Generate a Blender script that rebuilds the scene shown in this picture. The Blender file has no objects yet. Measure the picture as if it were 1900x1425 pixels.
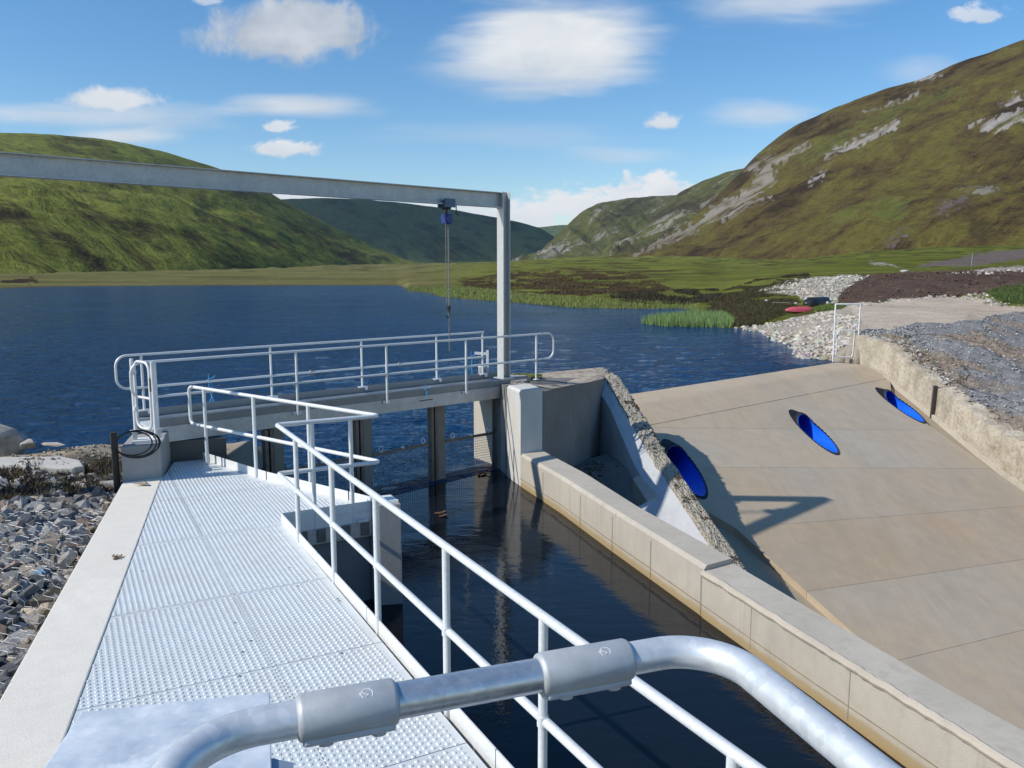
import bpy, bmesh, math, random
import numpy as np
from mathutils import Vector, Matrix
random.seed(7)
RNG = np.random.default_rng(11)
S = bpy.context.scene
COLL = S.collection
PI = math.pi
V3 = lambda *a: np.array(a, float)

# ------------------------------------------------------------------ camera
F_PX, PITCH = 1540.0, math.radians(8.112)
cam = bpy.data.cameras.new('camera'); cam_o = bpy.data.objects.new('camera', cam); COLL.objects.link(cam_o)
cam.sensor_width = 36; cam.lens = F_PX / 1900 * 36; cam.clip_start = .05; cam.clip_end = 30000
cam_o.rotation_euler = (PI / 2 - PITCH, 0, 0)
S.camera = cam_o
SP, CP = math.sin(PITCH), math.cos(PITCH)

def survey(u, v):
    """slope pair (x/y, z/y) of a sight line taken from the eye point, used to survey the far land"""
    du, dv = (u - 950) / F_PX, (712.5 - v) / F_PX
    y = CP + dv * SP
    return du / y, (-SP + dv * CP) / y
def sight(x, y, z):
    d = y * CP - z * SP
    return 950 + F_PX * x / d, 712.5 - F_PX * (y * SP + z * CP) / d

# ------------------------------------------------------------------ noise
def _hash(ix, iy, s):
    h = (ix * 374761393 + iy * 668265263 + s * 974634777) & 0xffffffff
    h = ((h ^ (h >> 13)) * 1274126177) & 0xffffffff
    return ((h ^ (h >> 16)) & 0xffff) / 65535.0
def vnoise(x, y, s=0):
    x = np.asarray(x, float); y = np.asarray(y, float)
    ix = np.floor(x).astype(np.int64); iy = np.floor(y).astype(np.int64)
    fx = x - ix; fy = y - iy
    fx = fx * fx * (3 - 2 * fx); fy = fy * fy * (3 - 2 * fy)
    a = _hash(ix, iy, s); b = _hash(ix + 1, iy, s); c = _hash(ix, iy + 1, s); d = _hash(ix + 1, iy + 1, s)
    return (a + (b - a) * fx) * (1 - fy) + (c + (d - c) * fx) * fy
def fbm(x, y, o=4, s=0):
    t = 0; amp = .5; n = 0
    for k in range(o):
        t = t + amp * vnoise(np.asarray(x) * 2 ** k, np.asarray(y) * 2 ** k, s + k * 17); n += amp; amp *= .5
    return t / n
def inpoly(px, py, poly):
    r = np.zeros(np.shape(px), bool); n = len(poly)
    for i in range(n):
        x0, y0 = poly[i]; x1, y1 = poly[(i + 1) % n]
        c = ((y0 > py) != (y1 > py)) & (px < (x1 - x0) * (py - y0) / ((y1 - y0) if y1 != y0 else 1e-9) + x0)
        r ^= c
    return r

# ------------------------------------------------------------------ materials
class NT:
    def __init__(s, name):
        s.m = bpy.data.materials.new(name); s.m.use_nodes = True; s.t = s.m.node_tree
        s.b = s.t.nodes['Principled BSDF']; s.tc = s.t.nodes.new('ShaderNodeTexCoord')
        s.P = s.tc.outputs['Object']
    def n(s, ty, **k):
        o = s.t.nodes.new(ty)
        for a, b in k.items(): setattr(o, a, b)
        return o
    def l(s, a, b):
        if hasattr(a, 'is_output') or isinstance(a, bpy.types.NodeSocket): s.t.links.new(a, b)
        else:
            b.default_value = a if not isinstance(a, tuple) or len(a) != 3 or b.type != 'RGBA' else (*a, 1)
    def map(s, scale=(1, 1, 1), rot=(0, 0, 0), loc=(0, 0, 0), src=None):
        o = s.n('ShaderNodeMapping'); s.l(src or s.P, o.inputs[0])
        o.inputs['Scale'].default_value = scale; o.inputs['Rotation'].default_value = rot; o.inputs['Location'].default_value = loc
        return o.outputs[0]
    def noise(s, scale, detail=4, rough=.55, vec=None, dist=0, col=False):
        o = s.n('ShaderNodeTexNoise'); s.l(vec or s.P, o.inputs['Vector'])
        o.inputs['Scale'].default_value = scale; o.inputs['Detail'].default_value = detail
        o.inputs['Roughness'].default_value = rough; o.inputs['Distortion'].default_value = dist
        return o.outputs['Color' if col else 'Fac']
    def voro(s, scale, feature='F1', out='Distance', vec=None, rnd=1):
        o = s.n('ShaderNodeTexVoronoi', feature=feature); s.l(vec or s.P, o.inputs['Vector'])
        o.inputs['Scale'].default_value = scale; o.inputs['Randomness'].default_value = rnd
        return o.outputs[out]
    def ramp(s, fac, stops, interp='LINEAR'):
        o = s.n('ShaderNodeValToRGB'); s.l(fac, o.inputs[0]); cr = o.color_ramp; cr.interpolation = interp
        while len(cr.elements) < len(stops): cr.elements.new(.5)
        for e, (p, c) in zip(cr.elements, stops):
            e.position = p; e.color = (*c, 1) if isinstance(c, tuple) else (c, c, c, 1)
        return o.outputs[0]
    def mix(s, fac, a, b, mode='MIX'):
        o = s.n('ShaderNodeMix', data_type='RGBA', blend_type=mode)
        s.l(fac, o.inputs[0]); s.l(a, o.inputs[6]); s.l(b, o.inputs[7])
        return o.outputs[2]
    def math(s, op, a, b=0.0, c=None, clamp=False):
        o = s.n('ShaderNodeMath', operation=op, use_clamp=clamp); s.l(a, o.inputs[0]); s.l(b, o.inputs[1])
        if c is not None: s.l(c, o.inputs[2])
        return o.outputs[0]
    def bump(s, h, strength=.5, dist=.02, nrm=None):
        o = s.n('ShaderNodeBump'); s.l(h, o.inputs['Height']); o.inputs['Strength'].default_value = strength
        o.inputs['Distance'].default_value = dist
        if nrm is not None: s.l(nrm, o.inputs['Normal'])
        return o.outputs[0]
    def attr(s, name):
        o = s.n('ShaderNodeAttribute', attribute_name=name); return o.outputs['Color']
    def set(s, **k):
        for a, b in k.items():
            a = {'base': 'Base Color', 'rough': 'Roughness', 'metal': 'Metallic', 'normal': 'Normal', 'spec': 'Specular IOR Level'}.get(a, a)
            s.l(b, s.b.inputs[a])
        return s.m

def concrete(name, c, dark=.7, scale=1.0, streak=True, tint=None, rough=.9, bumps=.35):
    n = NT(name)
    big = n.noise(.7 * scale, 5, .6); mid = n.noise(5 * scale, 5, .65); fine = n.noise(60 * scale, 3, .6)
    d = tuple(x * dark for x in c)
    col = n.mix(n.ramp(big, [(.35, 0.), (.7, 1.)]), d, c)
    col = n.mix(n.ramp(mid, [(.3, .55), (.65, 0.)]), col, tuple(x * .82 for x in c))
    if tint: col = n.mix(n.ramp(n.noise(1.3 * scale, 4, .6, vec=n.map((1, 1, 1), loc=(7, 3, 1))), [(.45, 0.), (.7, .8)]), col, tint)
    if streak:
        st = n.noise(3.0, 4, .6, vec=n.map((1.6, 1.6, .12)))
        col = n.mix(n.ramp(st, [(.5, 0.), (.72, .35)]), col, tuple(x * .62 for x in c))
    col = n.mix(n.ramp(fine, [(.3, .25), (.55, 0.)]), col, tuple(x * .6 for x in c))
    pits = n.ramp(n.voro(22 * scale, 'F1'), [(.0, 0.), (.10, 1.)])
    h = n.math('MULTIPLY_ADD', pits, .35, n.math('MULTIPLY_ADD', mid, .6, fine))
    return n.set(base=col, rough=rough, spec=.08, normal=n.bump(h, bumps, .012))

def metal(name, c, metallic=.85, rough=.42, spangle=True, scale=1.0, dirt=.25, spang=.35, dust=None):
    n = NT(name)
    big = n.noise(6 * scale, 4, .6); col = n.mix(n.ramp(big, [(.35, dirt), (.65, 0.)]), c, tuple(x * .6 for x in c))
    if spangle:
        cell = n.voro(55 * scale, 'F1', 'Color')
        v = n.n('ShaderNodeSeparateColor'); n.l(cell, v.inputs[0])
        col = n.mix(n.math('MULTIPLY', v.outputs[0], spang), col, tuple(min(1, x * 1.18) for x in c))
        col = n.mix(n.math('MULTIPLY', v.outputs[1], spang * .65), col, (c[0] * .62, c[1] * .68, c[2] * .75))
    if dust: col = n.mix(n.ramp(n.noise(1.7, 6, .7), [(.44, 0.), (.66, .6)]), col, dust); col = n.mix(n.ramp(n.noise(14, 5, .7), [(.54, 0.), (.70, .35)]), col, tuple(x * .7 for x in dust))
    r = n.math('MULTIPLY_ADD', n.noise(25 * scale, 3), .35, rough - .17)
    return n.set(base=col, rough=r, metal=metallic, normal=n.bump(n.noise(40 * scale, 3), .08, .003))

def plain(name, c, rough=.7, metallic=0., var=.25, scale=8):
    n = NT(name)
    col = n.mix(n.ramp(n.noise(scale, 4), [(.35, 1.), (.65, 0.)]), c, tuple(x * (1 - var) for x in c))
    return n.set(base=col, rough=rough, metal=metallic, normal=n.bump(n.noise(scale * 6, 3), .15, .004))

MAT = {}
MAT['conc'] = concrete('pale_concrete', (.50, .455, .385), .86)
MAT['conc_strip'] = concrete('strip_concrete', (.80, .755, .665), .9, streak=False, bumps=.2)
MAT['conc_grey'] = concrete('grey_concrete', (.40, .39, .375), .8)
MAT['conc_white'] = concrete('white_rendered_concrete', (.56, .57, .58), .88, bumps=.15)
MAT['conc_dark'] = concrete('shaded_shuttered_concrete', (.27, .26, .245), .7, tint=(.19, .165, .14))  # base darkened to put the shade of back wall and chamber into the colour
MAT['galv'] = metal('galvanised_tube', (.74, .755, .75), .22, .46, dirt=.18)
MAT['galv_near'] = metal('bright_galvanised_tube', (.66, .69, .71), .8, .36, scale=1.6, dirt=.5, spang=.6)
MAT['cast'] = metal('cast_coupler_metal', (.50, .525, .54), .3, .55, spangle=False, scale=5, dirt=.35)
MAT['galv_beam'] = metal('galvanised_beam', (.52, .53, .53), .5, .5, scale=.6, dirt=.5)
def plate():
    n = NT('mottled_galvanised_plate'); a = n.noise(6, 7, .68, dist=.1); b = n.noise(2.6, 6, .65, dist=.15)
    col = n.ramp(a, [(.32, (.46, .53, .60)), (.48, (.58, .65, .71)), (.6, (.68, .735, .78)), (.7, (.82, .85, .87))])
    col = n.mix(n.ramp(b, [(.55, 0.), (.63, .75)]), col, (.86, .89, .91))
    return n.set(base=col, rough=n.math('MULTIPLY_ADD', a, .3, .38), metal=.2, normal=n.bump(a, .06, .004))
MAT['galv_plate'] = plate()
MAT['alu'] = metal('aluminium_grating', (.70, .745, .755), .16, .48, spangle=False, scale=1.1, dirt=.25, dust=(.62, .615, .58))
MAT['toe'] = metal('galvanised_toe_plate', (.80, .80, .78), .15, .52, scale=.8, dirt=.2)
MAT['steel_dark'] = plain('dark_weathered_steel', (.075, .06, .05), .75, .3)
MAT['steel_brown'] = plain('stained_steel_channel', (.20, .17, .145), .6, .35)
MAT['black'] = plain('black_rubber', (.012, .012, .014), .45)
MAT['blackpipe'] = plain('black_corrugated_plastic', (.006, .006, .008), .6)
MAT['blue'] = plain('blue_pipe_lining', (.004, .125, .78), .5, var=.08, scale=3)
MAT['blue_paint'] = plain('blue_hoist_paint', (.01, .04, .22), .4)
MAT['chain'] = plain('steel_chain', (.30, .29, .27), .45, .7)
MAT['wire'] = metal('galvanised_wire', (.42, .43, .44), .4, .5, spangle=False)
MAT['red'] = plain('red_faded_plastic', (.60, .10, .13), .5)
MAT['blackboat'] = plain('black_boat_hull', (.018, .020, .022), .45)
MAT['twine'] = plain('blue_polypropylene_twine', (.06, .38, .75), .6)
MAT['wood'] = plain('weathered_timber', (.34, .30, .24), .85)
MAT['white_paint'] = plain('white_painted_tube', (.72, .73, .74), .45, var=.1)
MAT['leaf'] = plain('dry_brown_leaves', (.16, .095, .055), .9)
MAT['moss'] = plain('moss_clump', (.13, .15, .035), .95, scale=30)

def rough_top():
    n = NT('lichen_covered_rubble_concrete')
    a = n.noise(18, 6, .7); b = n.noise(3.2, 5, .65)
    col = n.ramp(a, [(.30, (.13, .115, .09)), (.42, (.34, .305, .24)), (.56, (.50, .455, .37)), (.72, (.62, .58, .50))])
    moss = n.math('MULTIPLY', n.ramp(b, [(.55, 0.), (.62, 1.)]), n.ramp(n.noise(30, 4, .7), [(.35, 0.), (.5, 1.)]))
    col = n.mix(moss, col, (.035, .024, .015))
    h = n.math('ADD', n.voro(26, 'F1'), a)
    return n.set(base=col, rough=.95, spec=.08, normal=n.bump(h, .9, .05))
MAT['rubble'] = rough_top()

def old_conc():
    n = NT('old_stained_concrete')
    a = n.noise(1.5, 6, .65); b = n.noise(9, 5, .65)
    col = n.ramp(a, [(.3, (.30, .25, .185)), (.48, (.44, .38, .29)), (.62, (.53, .47, .375)), (.8, (.40, .36, .31))])
    col = n.mix(n.ramp(b, [(.3, .7), (.5, 0.)]), col, (.22, .18, .13))
    return n.set(base=col, rough=.95, spec=.08, normal=n.bump(n.math('ADD', a, b), .8, .05))
MAT['old_conc'] = old_conc()

def slab_mat(k, c):
    n = NT('spillway_concrete_%s' % k)
    a = n.noise(.22, 5, .6, vec=n.map((1, 1, 1), loc=(k * 3.1, 1.7 * k, 0))); b = n.noise(2.4, 5, .6)
    col = n.mix(n.ramp(a, [(.36, 0.), (.66, 1.)]), c, (c[0] * 1.10, c[1] * .98, c[2] * .84))
    c = (c[0] * 1.06, c[1], c[2] * .90)
    col = n.mix(.6, col, n.mix(1.0, col, (1.06, .99, .85), 'MULTIPLY'))
    col = n.mix(n.ramp(n.noise(.5, 4, .6, vec=n.map((1, .25, 1), rot=(0, 0, .17))), [(.46, 0.), (.70, .55)]), col, tuple(x * .74 for x in c))
    run = n.noise(1.6, 5, .65, vec=n.map((2.2, .16, 1), rot=(0, 0, -.16)))
    col = n.mix(n.ramp(run, [(.52, 0.), (.68, .24)]), col, (c[0] * .72, c[1] * .68, c[2] * .61)); col = n.mix(n.ramp(n.noise(.9, 6, .7, vec=n.map((1, 1, 1), loc=(2 * k, 5, 0))), [(.56, 0.), (.7, .4)]), col, (c[0] * 1.08, c[1] * 1.1, c[2] * 1.14))
    col = n.mix(n.ramp(b, [(.32, .4), (.6, 0.)]), col, tuple(x * .78 for x in c))
    fine = n.noise(45, 3, .6)
    col = n.mix(n.ramp(fine, [(.35, .2), (.55, 0.)]), col, tuple(x * .6 for x in c))
    return n.set(base=col, rough=.9, spec=.06, normal=n.bump(n.math('MULTIPLY_ADD', b, .5, fine), .25, .015))

def rock_mat(name, vs=1.0):
    n = NT(name)
    a = n.noise(26 * vs, 5, .65); c = n.attr('Col')
    col = n.mix(n.ramp(a, [(.35, .6), (.6, 0.)]), c, n.mix(.55, c, (.02, .02, .02)))
    return n.set(base=col, rough=.9, spec=.1, normal=n.bump(a, .5, .02))
MAT['rocks'] = rock_mat('angular_grey_stone')
MAT['far_rocks'] = rock_mat('shore_stone', .25)

def blade_mat():
    n = NT('grass_blades'); return n.set(base=n.attr('Col'), rough=.8)
MAT['blades'] = blade_mat()

# ------------------------------------------------------------------ mesh helper
class MB:
    def __init__(s): s.v = []; s.f = []; s.mi = []; s.cur = 0
    def add(s, vs, fs):
        b = len(s.v); s.v += [tuple(map(float, p)) for p in vs]
        for f in fs: s.f.append(tuple(i + b for i in f)); s.mi.append(s.cur)
    def obb(s, c, ax, h):
        """box: centre, three unit axes, three half sizes"""
        c = np.array(c, float); X, Y, Z = [np.array(a, float) * k for a, k in zip(ax, h)]
        p = [c + i * X + j * Y + k * Z for k in (-1, 1) for j in (-1, 1) for i in (-1, 1)]
        s.add(p, [(0, 2, 3, 1), (4, 5, 7, 6), (0, 1, 5, 4), (2, 6, 7, 3), (0, 4, 6, 2), (1, 3, 7, 5)])
    def box(s, a, b, rz=0):
        c = (np.array(a, float) + np.array(b, float)) / 2; h = np.abs(np.array(b, float) - np.array(a, float)) / 2
        s.obb(c, (V3(math.cos(rz), math.sin(rz), 0), V3(-math.sin(rz), math.cos(rz), 0), V3(0, 0, 1)), h)
    def beam(s, p, q, w, h, up=(0, 0, 1)):
        """bar of width w and height h from p to q"""
        p = np.array(p, float); q = np.array(q, float); d = q - p; L = np.linalg.norm(d); d /= L
        up = np.array(up, float); sd = np.cross(d, up); sd /= np.linalg.norm(sd); u2 = np.cross(sd, d)
        s.obb((p + q) / 2, (d, sd, u2), (L / 2, w / 2, h / 2))
    def prism(s, poly, z0, z1):
        n = len(poly); z0 = z0 if hasattr(z0, '__len__') else [z0] * n; z1 = z1 if hasattr(z1, '__len__') else [z1] * n
        a = sum(poly[i][0] * poly[(i + 1) % n][1] - poly[(i + 1) % n][0] * poly[i][1] for i in range(n))
        if a < 0: poly = poly[::-1]; z0 = list(z0)[::-1]; z1 = list(z1)[::-1]
        vs = [(x, y, z) for (x, y), z in zip(poly, z0)] + [(x, y, z) for (x, y), z in zip(poly, z1)]
        fs = [tuple(range(n - 1, -1, -1)), tuple(range(n, 2 * n))] + [(i, (i + 1) % n, (i + 1) % n + n, i + n) for i in range(n)]
        s.add(vs, fs)
    def tube(s, pts, r, seg=12, cap=True, closed=False):
        pts = [np.array(p, float) for p in pts]; n = len(pts)
        T = []
        for i in range(n):
            a = pts[(i - 1) % n] if (closed or i > 0) else pts[i]; b = pts[(i + 1) % n] if (closed or i < n - 1) else pts[i]
            d = b - a; T.append(d / np.linalg.norm(d))
        up = V3(0, 0, 1) if abs(T[0][2]) < .9 else V3(1, 0, 0)
        N = np.cross(T[0], up); N /= np.linalg.norm(N); vs = []
        for i in range(n):
            N = N - T[i] * (N @ T[i]); N /= np.linalg.norm(N); B = np.cross(T[i], N)
            rr = r[i] if hasattr(r, '__len__') else r
            for k in range(seg):
                t = 2 * PI * k / seg; vs.append(pts[i] + (N * math.cos(t) + B * math.sin(t)) * rr)
        fs = []
        for i in range(n if closed else n - 1):
            j = (i + 1) % n
            for k in range(seg): fs.append((i * seg + k, i * seg + (k + 1) % seg, j * seg + (k + 1) % seg, j * seg + k))
        if cap and not closed: fs += [tuple(range(seg - 1, -1, -1)), tuple(range((n - 1) * seg, n * seg))]
        s.add(vs, fs)
    def cyl(s, p, q, r, seg=16): s.tube([p, q], r, seg)
    def build(s, name, mat, parent=None, smooth=False, bevel=0, local=False, angle=40):
        me = bpy.data.meshes.new(name)
        off = np.array(parent_base(parent)) if (parent is not None and not local) else np.zeros(3)
        me.from_pydata([tuple(np.array(p) - off) for p in s.v], [], s.f)
        for m in (mat if isinstance(mat, (list, tuple)) else [mat]): me.materials.append(m)
        if any(s.mi): me.polygons.foreach_set('material_index', s.mi)
        bm = bmesh.new(); bm.from_mesh(me); bmesh.ops.recalc_face_normals(bm, faces=bm.faces); bm.to_mesh(me); bm.free()
        if smooth:
            me.polygons.foreach_set('use_smooth', [True] * len(me.polygons)); me.set_sharp_from_angle(angle=math.radians(angle))
        o = bpy.data.objects.new(name, me); COLL.objects.link(o)
        if parent is not None: o.parent = parent
        if bevel:
            b = o.modifiers.new('edge', 'BEVEL'); b.width = bevel; b.segments = 2; b.limit_method = 'ANGLE'; b.angle_limit = math.radians(50)
        return o
def parent_base(p):
    b = np.array(p.location[:])
    while p.parent is not None: p = p.parent; b = b + np.array(p.location[:])
    return b
def fillet(pts, R, n=6, closed=False):
    pts = [np.array(p, float) for p in pts]; out = [] if closed else [pts[0]]
    N = len(pts); rng = range(N) if closed else range(1, N - 1)
    for i in rng:
        p = pts[i]; a = pts[(i - 1) % N] - p; b = pts[(i + 1) % N] - p; la, lb = np.linalg.norm(a), np.linalg.norm(b); a /= la; b /= lb
        ang = math.acos(max(-1, min(1, a @ b)))
        rr = R[i] if hasattr(R, '__len__') else R
        t = min(rr / math.tan(ang / 2), la * .49, lb * .49); r2 = t * math.tan(ang / 2)
        m = a + b; m /= np.linalg.norm(m); c = p + m * (r2 / math.sin(ang / 2))
        s0 = p + a * t - c; s1 = p + b * t - c; th = PI - ang
        for k in range(n + 1):
            f = k / n; w0 = math.sin((1 - f) * th) / math.sin(th) if th > 1e-4 else 1 - f; w1 = math.sin(f * th) / math.sin(th) if th > 1e-4 else f
            out.append(c + s0 * w0 + s1 * w1)
    if not closed: out.append(pts[-1])
    return out
def tag(o, label=None, cat=None, group=None, kind=None):
    if label: o['label'] = label
    if cat: o['category'] = cat
    if group: o['group'] = group
    if kind: o['kind'] = kind
    return o
def thing(name, label, cat, loc, group=None):
    o = bpy.data.objects.new(name, None); COLL.objects.link(o); o.location = loc; o.empty_display_size = .2
    return tag(o, label, cat, group)
def mesh_np(name, V, F, mat, parent=None, col=None, smooth=False, label=None, cat=None, kind=None, mi=None):
    """F: int array (n,k) or list of such arrays"""
    if isinstance(F, np.ndarray): F = [F]
    me = bpy.data.meshes.new(name); nv = len(V); V = np.asarray(V, np.float32)
    if parent is not None: V = V - np.array(parent_base(parent), np.float32)
    me.vertices.add(nv); me.vertices.foreach_set('co', V.ravel())
    li = np.concatenate([f.ravel() for f in F]).astype(np.int32)
    tot = np.concatenate([np.full(len(f), f.shape[1]) for f in F]).astype(np.int32)
    st = np.concatenate([[0], np.cumsum(tot)[:-1]]).astype(np.int32)
    me.loops.add(len(li)); me.loops.foreach_set('vertex_index', li)
    me.polygons.add(len(tot)); me.polygons.foreach_set('loop_start', st); me.polygons.foreach_set('loop_total', tot)
    me.polygons.foreach_set('use_smooth', np.full(len(tot), bool(smooth)))
    for m in (mat if isinstance(mat, (list, tuple)) else [mat]): me.materials.append(m)
    if mi is not None: me.polygons.foreach_set('material_index', np.asarray(mi, np.int32))
    me.update(calc_edges=True); me.validate()
    if col is not None:
        a = me.color_attributes.new('Col', 'FLOAT_COLOR', 'POINT'); a.data.foreach_set('color', np.asarray(np.c_[col, np.ones(nv)], np.float32).ravel())
    o = bpy.data.objects.new(name, me); COLL.objects.link(o)
    if parent is not None: o.parent = parent
    return tag(o, label, cat, None, kind)
def rock_templates(n=8, npts=11, flat=.55, seed=3):
    r = np.random.default_rng(seed); T = []
    for k in range(n):
        p = r.normal(size=(npts, 3)); p /= np.linalg.norm(p, axis=1)[:, None]; p *= r.uniform(.75, 1.0, (npts, 1)); p[:, 2] *= flat; p[:, 1] *= r.uniform(.6, .95)
        bm = bmesh.new(); vs = [bm.verts.new(q) for q in p]; bmesh.ops.convex_hull(bm, input=vs)
        for v in [v for v in bm.verts if not v.link_faces]: bm.verts.remove(v)
        bmesh.ops.triangulate(bm, faces=bm.faces); bm.verts.index_update()
        T.append((np.array([v.co[:] for v in bm.verts]), np.array([[v.index for v in f.verts] for f in bm.faces]))); bm.free()
    return T
ROCKS = rock_templates()
def scatter_rocks(name, P, size, cols, mat, tilt=.5, sink=.2, **kw):
    Vs, Fs, Cs, b = [], [], [], 0
    for p, s, c in zip(P, size, cols):
        v, f = ROCKS[RNG.integers(len(ROCKS))]
        a, t, w = RNG.uniform(0, 2 * PI), RNG.normal(0, tilt), RNG.uniform(0, 2 * PI)
        ca, sa = math.cos(a), math.sin(a); ct, st = math.cos(t), math.sin(t); cw, sw = math.cos(w), math.sin(w)
        R = np.array([[cw, -sw, 0], [sw, cw, 0], [0, 0, 1]]) @ np.array([[1, 0, 0], [0, ct, -st], [0, st, ct]]) @ np.array([[ca, -sa, 0], [sa, ca, 0], [0, 0, 1]])
        q = (v * s) @ R.T + p; q[:, 2] += s * (.3 - sink)
        Vs.append(q); Fs.append(f + b); Cs.append(np.tile(c, (len(v), 1))); b += len(v)
    return mesh_np(name, np.concatenate(Vs), np.concatenate(Fs), mat, col=np.concatenate(Cs), **kw)
# ================================================================== SKY, SUN
SUN_AZ, SUN_EL = math.radians(21), math.radians(40)          # direction the light travels, and height of the sun
SUN_DIR = V3(math.cos(SUN_AZ) * math.cos(SUN_EL), math.sin(SUN_AZ) * math.cos(SUN_EL), -math.sin(SUN_EL))
sun = bpy.data.lights.new('sun', 'SUN'); sun_o = bpy.data.objects.new('sun', sun); COLL.objects.link(sun_o)
sun.energy = 4.6; sun.angle = math.radians(.53); sun.color = (1, .945, .85)
sun_o.rotation_euler = Vector(SUN_DIR).to_track_quat('-Z', 'Y').to_euler()
sun_o.location = (-30, -10, 40)
W = bpy.data.worlds.new('World'); S.world = W; W.use_nodes = True
class WT(NT):
    def __init__(s): s.t = W.node_tree; s.tc = s.n('ShaderNodeTexCoord'); s.P = s.tc.outputs['Generated']
w = WT(); bg = W.node_tree.nodes['Background']
sky = w.n('ShaderNodeTexSky', sky_type='NISHITA'); sky.sun_disc = False; sky.sun_elevation = SUN_EL
# Blender measures sun_rotation clockwise from +Y; the sun stands opposite to SUN_DIR
sky.sun_rotation = math.atan2(-SUN_DIR[0], -SUN_DIR[1]) % (2 * PI)
sky.altitude = 400; sky.air_density = 1.0; sky.dust_density = .35; sky.ozone_density = 2.4
SKY_K = .14
sep = w.n('ShaderNodeSeparateXYZ'); w.l(w.P, sep.inputs[0])
yy = w.math('MAXIMUM', sep.outputs[1], .02)
ca_, cb_ = w.math('DIVIDE', sep.outputs[0], yy), w.math('DIVIDE', sep.outputs[2], yy)
front = w.math('GREATER_THAN', sep.outputs[1], .03)
comb = w.n('ShaderNodeCombineXYZ'); w.l(ca_, comb.inputs[0]); w.l(cb_, comb.inputs[1])
puff = w.noise(17, 8, .62, vec=comb.outputs[0], dist=.35)
puff2 = w.noise(42, 6, .6, vec=w.map((1, 1.5, 1), src=comb.outputs[0]), dist=.2)
veil = w.noise(7, 6, .55, vec=w.map((1, 6, 1), rot=(0, 0, -.06), src=comb.outputs[0]), dist=.3)
shade = w.noise(14, 5, .55, vec=w.map((1, 1.6, 1), loc=(3, 1, 0), src=comb.outputs[0]))
hsv = w.n('ShaderNodeHueSaturation'); w.l(sky.outputs[0], hsv.inputs['Color']); hsv.inputs['Saturation'].default_value = 1.3; hsv.inputs['Value'].default_value = 1.05
skycol = hsv.outputs[0]
# each cloud: centre and half size as slopes (x/y, z/y), kind, noise amount, opacity, white, base grey
CLOUDS = [
 (-.251, .262, .122, .058, 'p', .72, .93, (.76, .79, .84), (.44, .50, .59)),
 (.050, .252, .150, .066, 'l', .34, 1.0, (.93, .95, .97), (.70, .76, .83)),
 (.020, .226, .150, .040, 'v', .3, .6, (.86, .89, .93), (.66, .72, .80)),
 (-.466, .190, .072, .022, 'p', .8, .95, (.97, .97, .98), (.72, .77, .83)),
 (-.455, .172, .170, .022, 'v', .6, .62, (.86, .89, .93), (.7, .76, .83)),
 (-.241, .183, .115, .018, 'v', .5, .85, (.90, .92, .95), (.7, .76, .83)),
 (-.272, .160, .032, .010, 'q', .9, .85, (.92, .93, .96), (.7, .75, .82)),
 (-.263, .134, .050, .015, 'q', .9, .92, (.95, .95, .97), (.7, .75, .82)),
 (-.459, .150, .090, .013, 'v', .5, .8, (.90, .92, .95), (.75, .8, .85)),
 (.310, .305, .135, .040, 'v', .6, .7, (.90, .92, .95), (.7, .76, .83)),
 (.175, .165, .027, .013, 'q', .7, .92, (.92, .93, .96), (.7, .75, .82)),
 (.288, .175, .080, .020, 'v', .6, .6, (.86, .89, .93), (.7, .76, .83)),
 (.126, .127, .085, .014, 'v', .6, .42, (.86, .89, .93), (.7, .76, .83)),
 (.170, .086, .062, .030, 'q', .9, 1., (1., 1., 1.), (.78, .82, .87)),
 (.090, .068, .110, .028, 'q', .9, 1., (1., 1., 1.), (.80, .84, .88)),
 (.000, .056, .110, .024, 'q', .8, 1., (.98, .98, 1.), (.8, .84, .88)),
 (-.26, .074, .10, .020, 'q', .8, .95, (.98, .98, 1.), (.8, .84, .88)),
 (-.10, .060, .11, .020, 'q', .8, .95, (.98, .98, 1.), (.8, .84, .88)),
 (.532, .284, .040, .016, 'q', .9, .7, (.92, .93, .96), (.75, .8, .85)),
 (.470, .222, .060, .025, 'v', .6, .35, (.86, .89, .93), (.7, .76, .83)),
 (-.351, .300, .022, .010, 'q', .8, .6, (.9, .92, .95), (.75, .8, .85)),
 (-.585, .176, .10, .014, 'v', .5, .6, (.9, .92, .95), (.75, .8, .85)),
 (.0, .150, .20, .020, 'v', .7, .22, (.86, .89, .93), (.7, .76, .83)),
 (.35, .115, .14, .018, 'v', .7, .20, (.86, .89, .93), (.7, .76, .83)),
]
col = skycol
def smooth01(x, lo, hi):
    o = w.n('ShaderNodeMapRange', interpolation_type='SMOOTHSTEP'); w.l(x, o.inputs[0]); o.inputs[1].default_value = lo; o.inputs[2].default_value = hi
    return o.outputs[0]
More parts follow.
